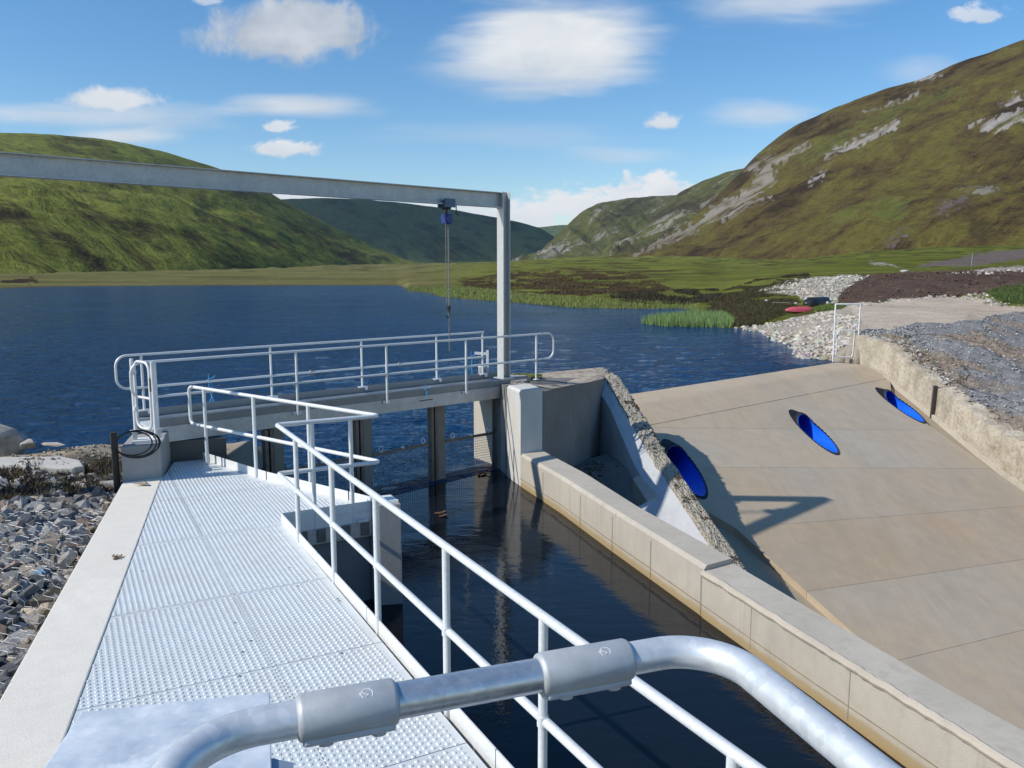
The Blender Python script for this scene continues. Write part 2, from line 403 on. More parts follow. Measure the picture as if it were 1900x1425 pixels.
for a0, b0, ra, rb, kind, amp, op, hi, lo in CLOUDS:
    da = w.math('DIVIDE', w.math('SUBTRACT', ca_, a0), ra); db = w.math('DIVIDE', w.math('SUBTRACT', cb_, b0), rb)
    flat = db
    if kind in 'pq': # flatter undersides
        dn = w.math('MULTIPLY', w.math('MINIMUM', db, 0.0), 1.5); flat = w.math('ADD', w.math('MAXIMUM', db, 0.0), dn)
    d = w.math('SQRT', w.math('ADD', w.math('MULTIPLY', da, da), w.math('MULTIPLY', flat, flat)))
    nz = {'p': puff, 'q': puff2, 'v': veil, 'l': veil}[kind]
    m = w.math('MULTIPLY_ADD', w.math('SUBTRACT', nz, .5), amp * 2.2, w.math('SUBTRACT', 1.0, d))
    m = smooth01(m, {'p': .06, 'q': .04, 'v': -.05, 'l': .0}[kind], {'p': .52, 'q': .56, 'v': .95, 'l': .62}[kind])
    m = w.math('MULTIPLY', w.math('MULTIPLY', m, op), front)
    g = w.math('MULTIPLY_ADD', db, .38, w.math('MULTIPLY_ADD', w.math('SUBTRACT', shade, .5), 2.4, .55), clamp=True)
    k = .93 / SKY_K
    cc = w.mix(g, tuple(x * k for x in lo), tuple(x * k for x in hi))
    col = w.mix(m, col, cc)
w.l(col, bg.inputs['Color']); bg.inputs['Strength'].default_value = SKY_K

# ================================================================== FAR LAND
# survey columns: bearing by sight line u, then (v, distance) sights or ('z', distance, height)
BED = [('z', 8, -11), ('z', 26, -11)]
COLS = [
 (-500, BED + [('z', 120, -7), (536, 150), (520, 205), (512, 280), (506, 400), (500, 900)]),
 (0, BED + [('z', 120, -7), (536, 158), (520, 215), (512, 290), (506, 400), (500, 900)]),
 (400, BED + [('z', 150, -7), (530, 184), (515, 260), (504, 500), (500, 700), (494, 1800)]),
 (735, BED + [('z', 150, -7), (530, 184), (515, 260), (502, 600), (490, 2300), (488, 4000)]),
 (758, BED + [('z', 120, -6.5), (540.5, 144), (534, 151), (520, 200), (505, 400), (491, 2300), (488, 4000)]),
 (830, BED + [('z', 95, -6.5), (552, 115), (540, 122), (525, 165), (505, 330), (490, 2300), (488, 4000)]),
 (900, BED + [('z', 85, -6.5), (558, 104.5), (545, 113), (528, 150), (506, 260), (490, 1500), (487, 4000)]),
 (1060, BED + [('z', 70, -6.5), (570, 88), (553, 95), (530, 130), (500, 250), (486, 600), (481, 1000), (478, 2500)]),
 (1150, BED + [('z', 68, -6.5), (572, 86), (550, 94), (528, 130), (500, 250), (486, 600), (480, 1000), (475, 2000)]),
 (1270, BED + [('z', 66, -6.5), (572, 86), (550, 92), (530, 118), (506, 190), (487, 450), (478, 900), (470, 1500)]),
 (1300, BED + [('z', 58, -6.0), (580, 78), (556, 88), (535, 112), (506, 185), (487, 450), (478, 900), (470, 1500)]),
 (1350, BED + [('z', 50, -6.0), (608, 58.8), (600, 63), (570, 80), (545, 95), (525, 130), (500, 250), (485, 500), (478, 900), (468, 1500)]),
 (1440, BED + [('z', 42, -5.6), (632, 48.5), (610, 55), (598, 58.5), (570, 72), (545, 88), (520, 110), (505, 180), (490, 350), (484, 900), (470, 1500)]),
 (1485, BED + [('z', 36, -5.4), (663, 39.6), (628, 48), (592, 61), (568, 73), (520, 108), (505, 170), (488, 350), (482, 800), (470, 1500)]),
 (1555, BED + [('z', 36.5, -11), ('z', 37.5, -4.5), (662, 38.6), (636, 42), (600, 50), (565, 68), (548, 75), (515, 101), ('z', 116, -1.7), (502, 175), (484, 380), (474, 800), (465, 1500)]),
 (1600, BED + [('z', 34.8, -11), ('z', 36.2, -3.5), (622, 37.4), (600, 43.5), (560, 67), (545, 74), (510, 99), (508, 104), ('z', 116, -1.8), (500, 190), (480, 420), (468, 850), (460, 1500)]),
 (1700, BED + [('z', 31.5, -11), ('z', 33, -4.6), ('z', 40.5, -3.3), (608, 41.5), (555, 68), (543, 74), (506, 98), (505, 102), ('z', 115, -1.6), (499, 190), (475, 450), (461, 750), (440, 1300)]),
 (1800, BED + [('z', 27.5, -11), ('z', 29, -5.3), ('z', 44, -3.2), (592, 46.5), (552, 70), (540, 76), (503, 100), ('z', 117, -1.5), (497, 190), (472, 450), (457, 700), (430, 1300)]),
 (1900, BED + [('z', 24.6, -11), ('z', 26, -6.1), ('z', 50, -3.3), (584, 52), (560, 60), (545, 68), (508, 96), (500, 104), ('z', 117, -1.0), (490, 200), (469, 450), (455, 700), (430, 1300)]),
 (2500, [('z', 8, -11), ('z', 14, -11), ('z', 17, -7.5), ('z', 40, -3.0), (575, 52), (545, 66), (508, 96), (500, 104), (490, 200), (467, 450), (452, 700), (430, 1300)]),
]
LY = np.linspace(math.log(8), math.log(4200), 700)
CA, CZ = [], []
for u, ks in COLS:
    CA.append((u - 950) * .99 / F_PX); yy_, zz_ = [], []
    for k in ks:
        if k[0] == 'z': yy_.append(k[1]); zz_.append(k[2])
        else: yy_.append(k[1]); zz_.append(k[1] * survey(u, k[0])[1])
    CZ.append(np.interp(LY, np.log(yy_), zz_))
CA = np.array(CA); CZ = np.array(CZ)
def land_z(x, y):
    x = np.asarray(x, float); y = np.maximum(np.asarray(y, float), 8.01); a = np.clip(x / y, CA[0], CA[-1] - 1e-6)
    i = np.clip(np.searchsorted(CA, a, 'right') - 1, 0, len(CA) - 2); t = (a - CA[i]) / (CA[i + 1] - CA[i])
    q = (np.log(np.minimum(y, 4190)) - LY[0]) / (LY[1] - LY[0]); j = np.clip(q.astype(int), 0, len(LY) - 2); f = q - j
    z0 = CZ[i, j] * (1 - f) + CZ[i, j + 1] * f; z1 = CZ[i + 1, j] * (1 - f) + CZ[i + 1, j + 1] * f
    return z0 * (1 - t) + z1 * t
ZONES = [ # colour, polygon of sight lines (surveyed outlines of each kind of ground cover), bumpiness
 ('heath', (.078, .052, .022), [(850, 520), (945, 503), (1080, 498), (1190, 508), (1250, 540), (1180, 550), (1000, 548), (860, 533)]),
 ('heath', (.030, .022, .012), [(1130, 545), (1330, 536), (1345, 555), (1290, 566), (1140, 560)]),
 ('heath', (.055, .045, .014), [(1295, 580), (1340, 540), (1430, 515), (1490, 515), (1470, 540), (1400, 545), (1480, 548), (1475, 578), (1400, 604), (1310, 606)]),
 ('heath', (.040, .030, .016), [(1380, 525), (1470, 508), (1500, 506), (1500, 516), (1420, 530)]),
 ('grass', (.15, .20, .045), [(745, 536), (860, 534), (1000, 548), (1140, 560), (1290, 566), (1275, 580), (1100, 578), (960, 570), (800, 552)]),
 ('rubble', (.44, .40, .33), [(1403, 541), (1470, 519), (1590, 510), (1612, 513), (1565, 540), (1545, 566), (1500, 562), (1478, 547)]),
 ('peat', (.125, .085, .066), [(1555, 545), (1600, 511), (1680, 505), (1900, 498), (2500, 496), (2500, 552), (1830, 546), (1700, 553), (1560, 567)]),
 ('road', (.66, .56, .44), [(1540, 580), (1560, 568), (1700, 553), (1790, 549), (1850, 566), (1900, 572), (2500, 578), (2500, 620), (1900, 592), (1780, 614), (1660, 630), (1620, 660), (1590, 660), (1590, 600)]),
 ('rubble', (.47, .42, .34), [(1366, 609), (1440, 599), (1540, 576), (1575, 570), (1592, 600), (1592, 700), (1480, 700), (1440, 634), (1400, 622)]),
 ('grass', (.075, .12, .018), [(1828, 540), (1860, 534), (1900, 530), (2500, 528), (2500, 562), (1900, 564), (1850, 556)]),
 ('gravel', (.17, .14, .125), [(1690, 497), (1790, 476), (1850, 467), (1910, 463), (2500, 463), (2500, 478), (1900, 482), (1800, 494)]),
 ('rubble', (.40, .35, .31), [(1790, 503), (1860, 496), (1910, 494), (2500, 492), (2500, 500), (1900, 502)]),
 ('track', (.33, .30, .25), [(1610, 487), (1640, 488), (1672, 497), (1640, 493), (1612, 490)]),
 ('heath', (.05, .033, .018), [(0, 522), (60, 516), (75, 524), (0, 527)]),
]
def land_mesh():
    A = np.concatenate([np.linspace(-.93, -.62, 40)[:-1], np.linspace(-.62, .2, 330)[:-1], np.linspace(.2, .66, 300)[:-1], np.linspace(.66, .99, 40)])
    Y = np.concatenate([np.geomspace(20, 50, 70)[:-1], np.geomspace(50, 130, 190)[:-1], np.geomspace(130, 4100, 130)])
    a, y = np.meshgrid(A, Y); x = a * y; z = land_z(x, y)
    u, v = sight(x, y, z)
    ju = u + (fbm(x / 2.2, y / 2.2, 4, 5) - .5) * 34 * np.clip(60 / y, .15, 1); jv = v + (fbm(x / 1.8, y / 1.8, 4, 9) - .5) * 11
    col = np.zeros((*x.shape, 3)); n1 = fbm(x / 14, y / 14, 5, 1)[..., None]; n2 = fbm(x / 3, y / 5, 4, 2)[..., None]
    far = np.clip((y - 150) / 500, 0, 1)[..., None]
    green = np.array((.105, .115, .024)) * (1 - n1) + np.array((.165, .19, .036)) * n1
    tan = np.array((.165, .155, .058)) * (1 - n2) + np.array((.125, .125, .045)) * n2
    left = np.clip((900 - u) / 120, 0, 1)[..., None]
    green = green * 1.25; tan = tan * 1.2
    col[:] = green * (1 - left) + tan * left
    br = np.clip((u - 1450) / 120, 0, 1)[..., None] * (far > 0.02)
    col = col * (1 - br) + (np.array((.105, .145, .022)) * (1 - n1) + np.array((.17, .18, .03)) * n1) * br
    bands = fbm(x / 55 + 3, y / 11, 5, 36)[..., None]; col = col * (.58 + .84 * bands)
    dk = np.clip((fbm(x / 30, y / 7, 4, 37) - .60) * 12, 0, 1)[..., None] * far ** .3; col = col * (1 - .55 * dk)
    hp = np.clip((fbm(x / 9, y / 16, 4, 33) - .56) * 9, 0, 1)[..., None] * np.clip((u - 880) / 60, 0, 1)[..., None]
    col = col * (1 - hp * .75) + np.array((.060, .042, .020)) * hp * .75
    bump = np.full(x.shape, .16); rough_ground = np.zeros(x.shape)
    for kind, c, poly in ZONES:
        m = inpoly(ju, jv, poly)
        if kind == 'heath' and poly[0][0] > 700: m &= fbm(x / 2.6, y / 5.5, 4, 44) > .455
        col[m] = np.array(c) * (.8 + .4 * n2[m])
        bump[m] = {'heath': .30, 'grass': .2, 'rubble': .14, 'peat': .30, 'road': .03, 'gravel': .15, 'track': .05}[kind]
    if True:
        under = z < -4.33; mud = (z < -4.2) & ~inpoly(u, v, ZONES[8][2])
        col[mud] = col[mud] * .6 + np.array((.12, .10, .05)) * .4; col[under] = (.10, .085, .05)
    wave = (fbm(x / 1.7, y / 1.7, 4, 21) - .45) * 1.6 + (fbm(x / 6, y / 6, 3, 22) - .5) * 1.6
    wave2 = (fbm(x / 25, y / 25, 4, 23) - .5) * np.clip(y / 400, 0, 2.5) * 2.2
    z = z + wave * bump * np.clip((z + 4.6) * 2, 0, 1) * np.clip(y / 40, 0, 1) + wave2 * np.clip((z + 4.3), 0, 1) * np.clip((y - 130) / 150, 0, 1)
    nr, nc = x.shape; idx = np.arange(nr * nc).reshape(nr, nc)
    F = np.stack([idx[:-1, :-1], idx[:-1, 1:], idx[1:, 1:], idx[1:, :-1]], -1).reshape(-1, 4)
    n = NT('moorland_ground')
    c = n.attr('Col'); d1 = n.noise(1.1, 6, .7); d2 = n.noise(7, 5, .7); d3 = n.noise(.06, 6, .65)
    cc = n.mix(n.ramp(d1, [(.35, .65), (.6, 0.)]), c, n.mix(1.0, c, (.55, .5, .5), 'MULTIPLY'))
    cc = n.mix(n.ramp(d2, [(.5, 0.), (.7, .5)]), cc, n.mix(1.0, c, (1.5, 1.45, 1.4), 'MULTIPLY'))
    cc = n.mix(n.ramp(d3, [(.42, .5), (.6, 0.)]), cc, n.mix(1.0, c, (.7, .62, .6), 'MULTIPLY'))
    m = n.set(base=cc, rough=.95, spec=.05, normal=n.bump(n.math('ADD', d1, d2), .9, .18))
    mesh_np('ground', np.stack([x, y, z], -1).reshape(-1, 3), F, m, col=col.reshape(-1, 3), smooth=True, kind='structure', label='grass, heather and bare peat around the loch')
land_mesh()

def hill(name, foot, ridge, ncol, nrow, mat, amp, L, label, patches=(), seed=0, power=1.0, gully=0, flow=-.5):
    fu, fv, fy = np.array(foot, float).T; ru, rv, ry = np.array(ridge, float).T
    U = np.linspace(ru[0], ru[-1], ncol)
    t = np.linspace(0, 1, nrow)[:, None]
    def sm(q, k): kk = np.ones(k) / k; return np.convolve(np.pad(q, (k // 2, k // 2), mode='edge'), kk, 'valid')[:len(q)]
    k_ = (ncol // 9) | 1; FV, FY, RV, RY = sm(np.interp(U, fu, fv), k_), sm(sm(np.interp(U, fu, fy), k_), k_), sm(np.interp(U, ru, rv), 7), sm(sm(np.interp(U, ru, ry), k_), k_)
    tt = t ** power
    v = FV + (RV - FV) * t; y = FY * (RY / FY) ** tt
    _, b = survey(U + v * 0, v); a = (U - 950) * .99 / F_PX + 0 * v
    # keep the bearing true to the sight line at each height
    a = survey(U + v * 0, v)[0]
    x = a * y; z = y * b
    w_ = np.sin(np.clip(t, 0, 1) * PI) ** .7
    nz = (fbm(x / L, y / L + z / L, 6, seed) - .5) * 2
    g = 1 - np.abs(fbm(x / (L * .35) + z / (L * .5), y / (L * 3), 4, seed + 3) - .5) * 4
    dz = amp * nz * w_ + gully * g * w_ + (fbm(x / (L * .08), y / (L * .08), 3, seed + 8) - .5) * amp * .22 * (.4 + w_)
    z = z + dz
    zb = z[-1] - .25 * np.abs(z[-1]) - 20; xb, yb = x[-1] * 1.25, y[-1] * 1.25
    X = np.vstack([x, xb[None]]); Y = np.vstack([y, yb[None]]); Z = np.vstack([z, zb[None]])
    sc = np.zeros(X.shape); scree_c = np.zeros((*X.shape, 3))
    uu = np.vstack([U + v * 0, U[None]]); vv = np.vstack([v, v[-1:]])
    jit = (fbm(uu / 9, vv / 5, 4, seed + 5) - .5); jit2 = (fbm(uu / 7, vv / 7, 4, seed + 6) - .5)
    for c, poly in patches:
        m = inpoly(uu + jit * 40, vv + jit2 * 22, poly); scree_c[m] = c; sc[m] = .5 if (c[1] > c[0] * 1.1 and max(c) < .2) else 1
    nr, nc = X.shape; idx = np.arange(nr * nc).reshape(nr, nc)
    F = np.stack([idx[:-1, :-1], idx[:-1, 1:], idx[1:, 1:], idx[1:, :-1]], -1).reshape(-1, 4)
    o = mesh_np(name, np.stack([X, Y, Z], -1).reshape(-1, 3), F, mat, col=scree_c.reshape(-1, 3), smooth=True, kind='structure', label=label)
    th = math.atan(flow); al, ac = (uu * math.cos(th) + vv * math.sin(th)) / 150, (-uu * math.sin(th) + vv * math.cos(th)) / 34
    fl = o.data.attributes.new('flow', 'FLOAT_VECTOR', 'POINT'); fl.data.foreach_set('vector', np.stack([al, ac, np.full(al.shape, seed * 1.7)], -1).astype(np.float32).ravel())
    at = o.data.attributes.new('patch', 'FLOAT', 'POINT'); at.data.foreach_set('value', sc.astype(np.float32).ravel())
    return o
def hill_mat(name, cols, S0, streak, rocky=0., rock=(.30, .28, .26), k=(0, 0, .35), shift=0.):
    """cols: dark heather, brown, olive, bright green"""
    n = NT(name); p = n.map((S0, S0, S0 * streak), rot=k)
    a = n.noise(1.0, 8, .66, vec=p, dist=.4); b = n.noise(3.4, 7, .66, vec=p, dist=.3); c = n.noise(.28, 4, .6, vec=n.map((S0, S0, S0)))
    fa = n.n('ShaderNodeAttribute', attribute_name='flow'); fw = n.noise(1.0, 8, .66, vec=fa.outputs['Vector'], dist=.7); fw2 = n.noise(3.1, 6, .7, vec=fa.outputs['Vector'], dist=.5)
    f = n.math('ADD', n.math('MULTIPLY', a, .18), n.math('MULTIPLY', b, .20)); f = n.math('MULTIPLY_ADD', c, .22, f); f = n.math('MULTIPLY_ADD', fw, .42, n.math('MULTIPLY_ADD', fw2, .14, n.math('SUBTRACT', f, .08)))
    spk = n.noise(26, 6, .75, vec=n.map((S0, S0, S0 * 1.6)))
    f = n.math('MULTIPLY_ADD', n.math('SUBTRACT', spk, .5), .16, n.math('MULTIPLY_ADD', n.math('SUBTRACT', f, .47 + shift), 1.9, .47))
    col = n.ramp(f, [(.36, cols[0]), (.43, cols[1]), (.49, cols[2]), (.57, cols[3]), (.66, cols[2])])
    spk2 = n.noise(95, 5, .8, vec=n.map((S0, S0, S0 * 1.3)))
    col = n.mix(n.ramp(spk2, [(.40, .6), (.54, 0.)]), col, n.mix(1.0, col, (.55, .52, .5), 'MULTIPLY')); col = n.mix(n.ramp(spk2, [(.56, 0.), (.70, .5)]), col, n.mix(1.0, col, (1.5, 1.45, 1.3), 'MULTIPLY'))
    col = n.mix(n.ramp(spk, [(.38, .55), (.52, 0.)]), col, n.mix(1.0, col, (.55, .52, .5), 'MULTIPLY'))
    if rocky:
        r = n.noise(1.5, 8, .72, vec=n.map((1.3, 1, 1), loc=(3, 8, 1), src=fa.outputs['Vector']), dist=.9)
        col = n.mix(n.ramp(r, [(.63 - rocky, 0.), (.69 - rocky, .9)]), col, rock)
    pa = n.n('ShaderNodeAttribute', attribute_name='patch'); grain = n.noise(60 * S0 / .004 * .004, 5, .7)
    pc = n.mix(n.ramp(grain, [(.35, .5), (.6, 0.)]), n.attr('Col'), n.mix(1.0, n.attr('Col'), (.6, .6, .6), 'MULTIPLY'))
    br_ = n.noise(1.5, 8, .72, vec=n.map((1, 2.6, 1), src=fa.outputs['Vector']), dist=.35)
    col = n.mix(n.math('MULTIPLY', pa.outputs['Fac'], n.ramp(br_, [(.42, .03), (.55, .85)])), col, pc)
    h = n.math('MULTIPLY_ADD', b, .5, fw)
    return n.set(base=col, rough=.95, spec=.04, normal=n.bump(h, .55, 14))
HL = hill_mat('grassy_hillside', [(.042, .036, .016), (.080, .074, .022), (.125, .132, .028), (.195, .215, .042)], .0052, 2.6, 0., k=(0, .42, .5))
HR = hill_mat('heather_hillside', [(.040, .028, .013), (.080, .056, .022), (.096, .074, .024), (.116, .105, .026)], .0044, 2.0, 0., k=(0, -.5, -.3), shift=.035)
HC = hill_mat('craggy_hillside', [(.040, .036, .022), (.064, .058, .032), (.085, .086, .034), (.11, .12, .04)], .006, 1.2, .09, rock=(.22, .20, .175))
HB = hill_mat('distant_moor', [(.016, .024, .018), (.034, .050, .026), (.060, .085, .034), (.10, .13, .05)], .003, 1.2)
hill('hill', [(-600, 516, 330), (0, 514, 330), (400, 503, 620), (600, 497, 1050), (760, 492, 2000), (800, 490, 2300)],
     [(-600, 270, 1500), (-200, 246, 1500), (0, 246, 1500), (100, 249, 1520), (200, 259, 1560), (300, 280, 1620), (405, 312, 1700), (480, 345, 1780), (540, 381, 1850), (600, 411, 1950), (640, 431, 2050), (700, 461, 2200), (760, 485, 2350), (800, 491, 2450)],
     420, 110, HL, 26, 330, 'long green and brown hillside left of the loch', seed=40, power=.95, gully=7, flow=.42,
     patches=[((.085, .115, .030), [(-600, 250), (100, 255), (330, 300), (400, 318), (250, 330), (-600, 330)]),
              ((.115, .15, .030), [(120, 262), (240, 268), (380, 308), (240, 300), (150, 290)])])
hill('hill.001', [(380, 492, 3300), (1100, 490, 3300)],
     [(380, 375, 4300), (480, 371, 4300), (540, 369, 4300), (600, 367, 4300), (660, 369, 4300), (735, 375, 4250), (830, 387, 4200), (900, 400, 4150), (960, 411, 4100), (1003, 423, 4050), (1030, 440, 4000), (1100, 480, 3900)],
     260, 60, HB, 40, 600, 'dark blue-green hill closing the head of the glen', seed=60, gully=10, flow=.5)
hill('hill.002', [(880, 490, 5200), (1250, 490, 5200)], [(880, 420, 6400), (960, 421, 6400), (1000, 422, 6400), (1040, 417, 6400), (1100, 419, 6400), (1250, 425, 6400)],
     90, 30, HB, 30, 700, 'farthest dark ridge seen in the gap of the glen', seed=71)
hill('hill.003', [(950, 487, 1900), (1100, 484, 1900), (1330, 480, 1800)],
     [(950, 487, 2000), (975, 480, 2050), (1005, 462, 2150), (1022, 447, 2200), (1045, 425, 2300), (1075, 396, 2400), (1092, 386, 2450), (1115, 376, 2500), (1165, 368, 2550), (1210, 364, 2600), (1250, 362, 2600), (1330, 362, 2600)],
     240, 90, HC, 30, 240, 'craggy grey-green hill with cliffs in the middle of the glen', seed=80, power=.9, gully=12,
     patches=[((.30, .275, .25), [(975, 482), (1040, 452), (1080, 445), (1050, 462), (1010, 478)]), ((.26, .24, .22), [(1090, 440), (1130, 425), (1150, 435), (1110, 447)]), ((.045, .05, .03), [(1080, 470), (1110, 440), (1180, 380), (1240, 372), (1200, 420), (1150, 470)])])
hill('hill.004', [(1090, 483, 1500), (1250, 478, 1300), (1500, 476, 1150)],
     [(1090, 483, 1560), (1115, 477, 1600), (1150, 457, 1700), (1190, 426, 1800), (1225, 391, 1900), (1250, 367, 1950), (1260, 357, 1950), (1300, 337, 1950), (1345, 320, 1950), (1382, 312, 1950), (1500, 300, 1950)],
     230, 90, HC, 26, 220, 'steep rocky shoulder behind the big right-hand slope', seed=90, gully=14, patches=[
      ((.27, .25, .22), [(1130, 470), (1200, 440), (1280, 385), (1300, 390), (1220, 445), (1150, 475)]), ((.25, .23, .2), [(1300, 380), (1370, 340), (1380, 350), (1310, 395)])])
hill('hill.005', [(1120, 484, 1150), (1250, 480, 950), (1430, 485, 820), (1600, 475, 720), (1720, 463, 690), (1900, 459, 650), (2600, 455, 600)],
     [(1120, 483, 1180), (1160, 474, 1250), (1210, 453, 1300), (1270, 417, 1400), (1320, 373, 1480), (1360, 334, 1540), (1382, 312, 1560), (1390, 301, 1560), (1415, 277, 1560), (1455, 246, 1540), (1485, 228, 1520), (1515, 215, 1500), (1540, 203, 1480), (1575, 190, 1450), (1635, 167, 1420), (1715, 145, 1380), (1775, 117, 1340), (1825, 101, 1310), (1900, 73, 1280), (2100, 0, 1200), (2600, -120, 1100)],
     460, 130, HR, 24, 260, 'great brown heather hillside with grey scree on the right', seed=100, power=1.1, gully=8, patches=[
      ((.33, .31, .29), [(1695, 158), (1700, 140), (1755, 132), (1738, 150)]), ((.34, .32, .30), [(1690, 206), (1745, 178), (1778, 170), (1745, 192), (1705, 210)]),
      ((.31, .29, .27), [(1525, 292), (1600, 258), (1620, 243), (1672, 226), (1652, 252), (1590, 280), (1540, 296)]), ((.30, .28, .26), [(1496, 344), (1538, 298), (1556, 294), (1512, 342)]),
      ((.33, .31, .29), [(1798, 238), (1850, 222), (1905, 198), (1905, 222), (1850, 243)]), ((.22, .20, .17), [(1770, 374), (1800, 344), (1855, 335), (1842, 355), (1848, 378)]),
      ((.125, .10, .095), [(1716, 418), (1790, 378), (1803, 400), (1750, 421)]), ((.125, .105, .10), [(1636, 460), (1680, 433), (1693, 440), (1668, 460)]),
      ((.10, .15, .035), [(1612, 412), (1640, 378), (1702, 383), (1682, 420), (1640, 432)]), ((.025, .030, .014), [(1790, 440), (1800, 420), (1835, 425), (1845, 445), (1810, 452)]),
      ((.25, .23, .20), [(1270, 425), (1330, 378), (1430, 326), (1445, 342), (1350, 390), (1290, 432)]), ((.22, .20, .17), [(1170, 470), (1240, 440), (1300, 405), (1310, 415), (1240, 455), (1180, 477)]), ((.24, .22, .19), [(1400, 330), (1440, 300), (1500, 275), (1505, 285), (1440, 318), (1405, 342)]), ((.26, .24, .21), [(1385, 318), (1420, 285), (1440, 280), (1420, 300), (1395, 330)]), ((.24, .22, .19), [(1600, 210), (1660, 190), (1700, 172), (1705, 180), (1650, 203), (1605, 220)]), ((.25, .23, .20), [(1330, 400), (1420, 365), (1440, 368), (1340, 412)]),
      ((.30, .28, .26), [(1850, 195), (1890, 175), (1905, 185), (1858, 205)]), ((.28, .26, .24), [(1795, 236), (1815, 224), (1830, 226), (1805, 240)]),
      ((.12, .15, .035), [(1470, 300), (1600, 225), (1780, 165), (1790, 180), (1620, 245), (1490, 312)]), ((.115, .14, .032), [(1500, 455), (1560, 395), (1700, 340), (1730, 350), (1600, 410), (1530, 460)])])

# ================================================================== WATER
WATER = -4.35
def water_mat(name, base, s1, s2, strength, rough, dist):
    n = NT(name); n.SW = .9 if rough > .05 else 0
    p = n.map((1, 1.9, 1), rot=(0, 0, math.radians(-14)))
    a = n.noise(s1, 6, .62, vec=p, dist=.25); b = n.noise(s2, 4, .6, vec=p)
    big = n.noise(.09, 3, .5); swell = n.noise(.55, 4, .6, vec=p, dist=.3); lane = n.noise(.035, 4, .55, vec=n.map((1, 3.2, 1), rot=(0, 0, .3)))
    h = n.math('MULTIPLY_ADD', b, .35, a)
    h = n.math('MULTIPLY', h, n.ramp(big, [(.3, .55), (.7, 1.)]))
    if n.SW: rough = n.math('MULTIPLY_ADD', lane, .16, rough - .05)
    return n.set(base=base, rough=rough, spec=.10 if n.SW else .5, normal=n.bump(swell, min(1, strength * n.SW), n.SW, nrm=n.bump(h, strength, dist)) if n.SW else n.bump(h, strength, dist), IOR=1.333)
LAKE_POLY = [(-1200, -60), (-14, -20), (-7.6, 9.0), (-3.95, 13.75), (-.36, 17.45), (-.4, 18.0), (.3, 24.2), (3.5, 26.45), (15.3, 36.85), (60, 60), (110, 300), (-1200, 300)]
LK = water_mat('loch_water', (.005, .046, .130), 3.2, 9, 1.0, .08, .19)
def lake():
    A = np.concatenate([np.linspace(-1.6, -.64, 60)[:-1], np.linspace(-.64, .42, 820)[:-1], np.linspace(.42, .9, 40)])
    Y = np.concatenate([np.linspace(5, 12.0, 12)[:-1], 1 / np.linspace(1 / 12.0, 1 / 110, 300)[:-1], np.geomspace(110, 300, 60)])
    a, y = np.meshgrid(A, Y); x = a * y
    edge = (x + 3.95) * -.7170 + (y - 13.75) * .6971                # distance from the screens, towards the loch
    edge2 = np.where((x < -3.0) & (y < 14.6), np.minimum(edge, 2.0), edge)
    amp = np.clip((edge - .15) / 1.5, 0, 1)
    calm = .55 + .75 * np.clip((fbm(x / 14, y / 22, 3, 201) - .35) * 2.2, 0, 1)
    sh = np.clip((land_z(x, y) + 6.6) / 2.0, 0, 1); amp = amp * calm * (1 - .75 * sh * (x > -30))
    xr, yr = x * .94 + y * .34, -x * .34 + y * .94
    h = (fbm(xr * 1.25, yr * 1.9, 2, 203) - .5) * .10 + (fbm(xr * 2.9, yr * 4.2, 2, 205) - .5) * .032 + (fbm(xr * .35, yr * .55, 2, 207) - .5) * .05
    h = h + np.where(y > 70, 0, 1) * (vnoise(xr * 6.5, yr * 9, 209) - .5) * .018
    z = WATER + h * amp * np.clip((34 / y) ** 1.3, .10, 1)
    keep = inpoly(x, y, LAKE_POLY)
    nr, nc = x.shape; idx = np.arange(nr * nc).reshape(nr, nc)
    kf = keep[:-1, :-1] | keep[:-1, 1:] | keep[1:, 1:] | keep[1:, :-1]
    F = np.stack([idx[:-1, :-1], idx[:-1, 1:], idx[1:, 1:], idx[1:, :-1]], -1)[kf]
    used = np.unique(F); re = np.full(nr * nc, -1); re[used] = np.arange(len(used))
    mesh_np('lake', np.stack([x, y, z], -1).reshape(-1, 3)[used], re[F], LK, smooth=True, kind='structure', label='wind-rippled dark blue loch')
lake()
CH_POLY = [(-4.9, 14.6), (-7.6, 9.0), (-6.0, 5.0), (-1.5, -2), (6.5, -2), (4.3, 4.2), (2.4, 9.9), (1.55, 12.4), (.2, 16.2), (-.30, 17.6), (-1.2, 18.4)]
CHM = water_mat('channel_water', (.006, .009, .014), .8, 3.4, .5, .02, .028)
b = MB(); b.add([(x, y, WATER - .006) for x, y in CH_POLY], [tuple(range(len(CH_POLY)))]); tag(b.build('channel_water', CHM), 'still dark water in the intake channel', None, None, 'structure')

# ================================================================== AIR AND A HIGH CLOUD
hz = NT('thin_summer_haze'); hz.t.nodes.remove(hz.b); pv = hz.n('ShaderNodeVolumePrincipled'); pv.inputs['Density'].default_value = 2.7e-5
pv.inputs['Color'].default_value = (.58, .80, 1, 1); pv.inputs['Anisotropy'].default_value = 0
hz.t.links.new(pv.outputs[0], hz.t.nodes['Material Output'].inputs['Volume'])
b = MB(); b.box((-5200, -400, -14), (5200, 8600, 900)); tag(b.build('haze', hz.m), 'thin blue haze in the glen', None, None, 'stuff')
cm = NT('cloud_vapour'); cm.t.nodes.remove(cm.b); pv = cm.n('ShaderNodeVolumePrincipled'); pv.inputs['Density'].default_value = .0075; pv.inputs['Color'].default_value = (1, 1, 1, 1)  # unseen cloud, placed so its shadow darkens the back hill
cm.t.links.new(pv.outputs[0], cm.t.nodes['Material Output'].inputs['Volume'])
bm = bmesh.new(); bmesh.ops.create_icosphere(bm, subdivisions=5, radius=1)
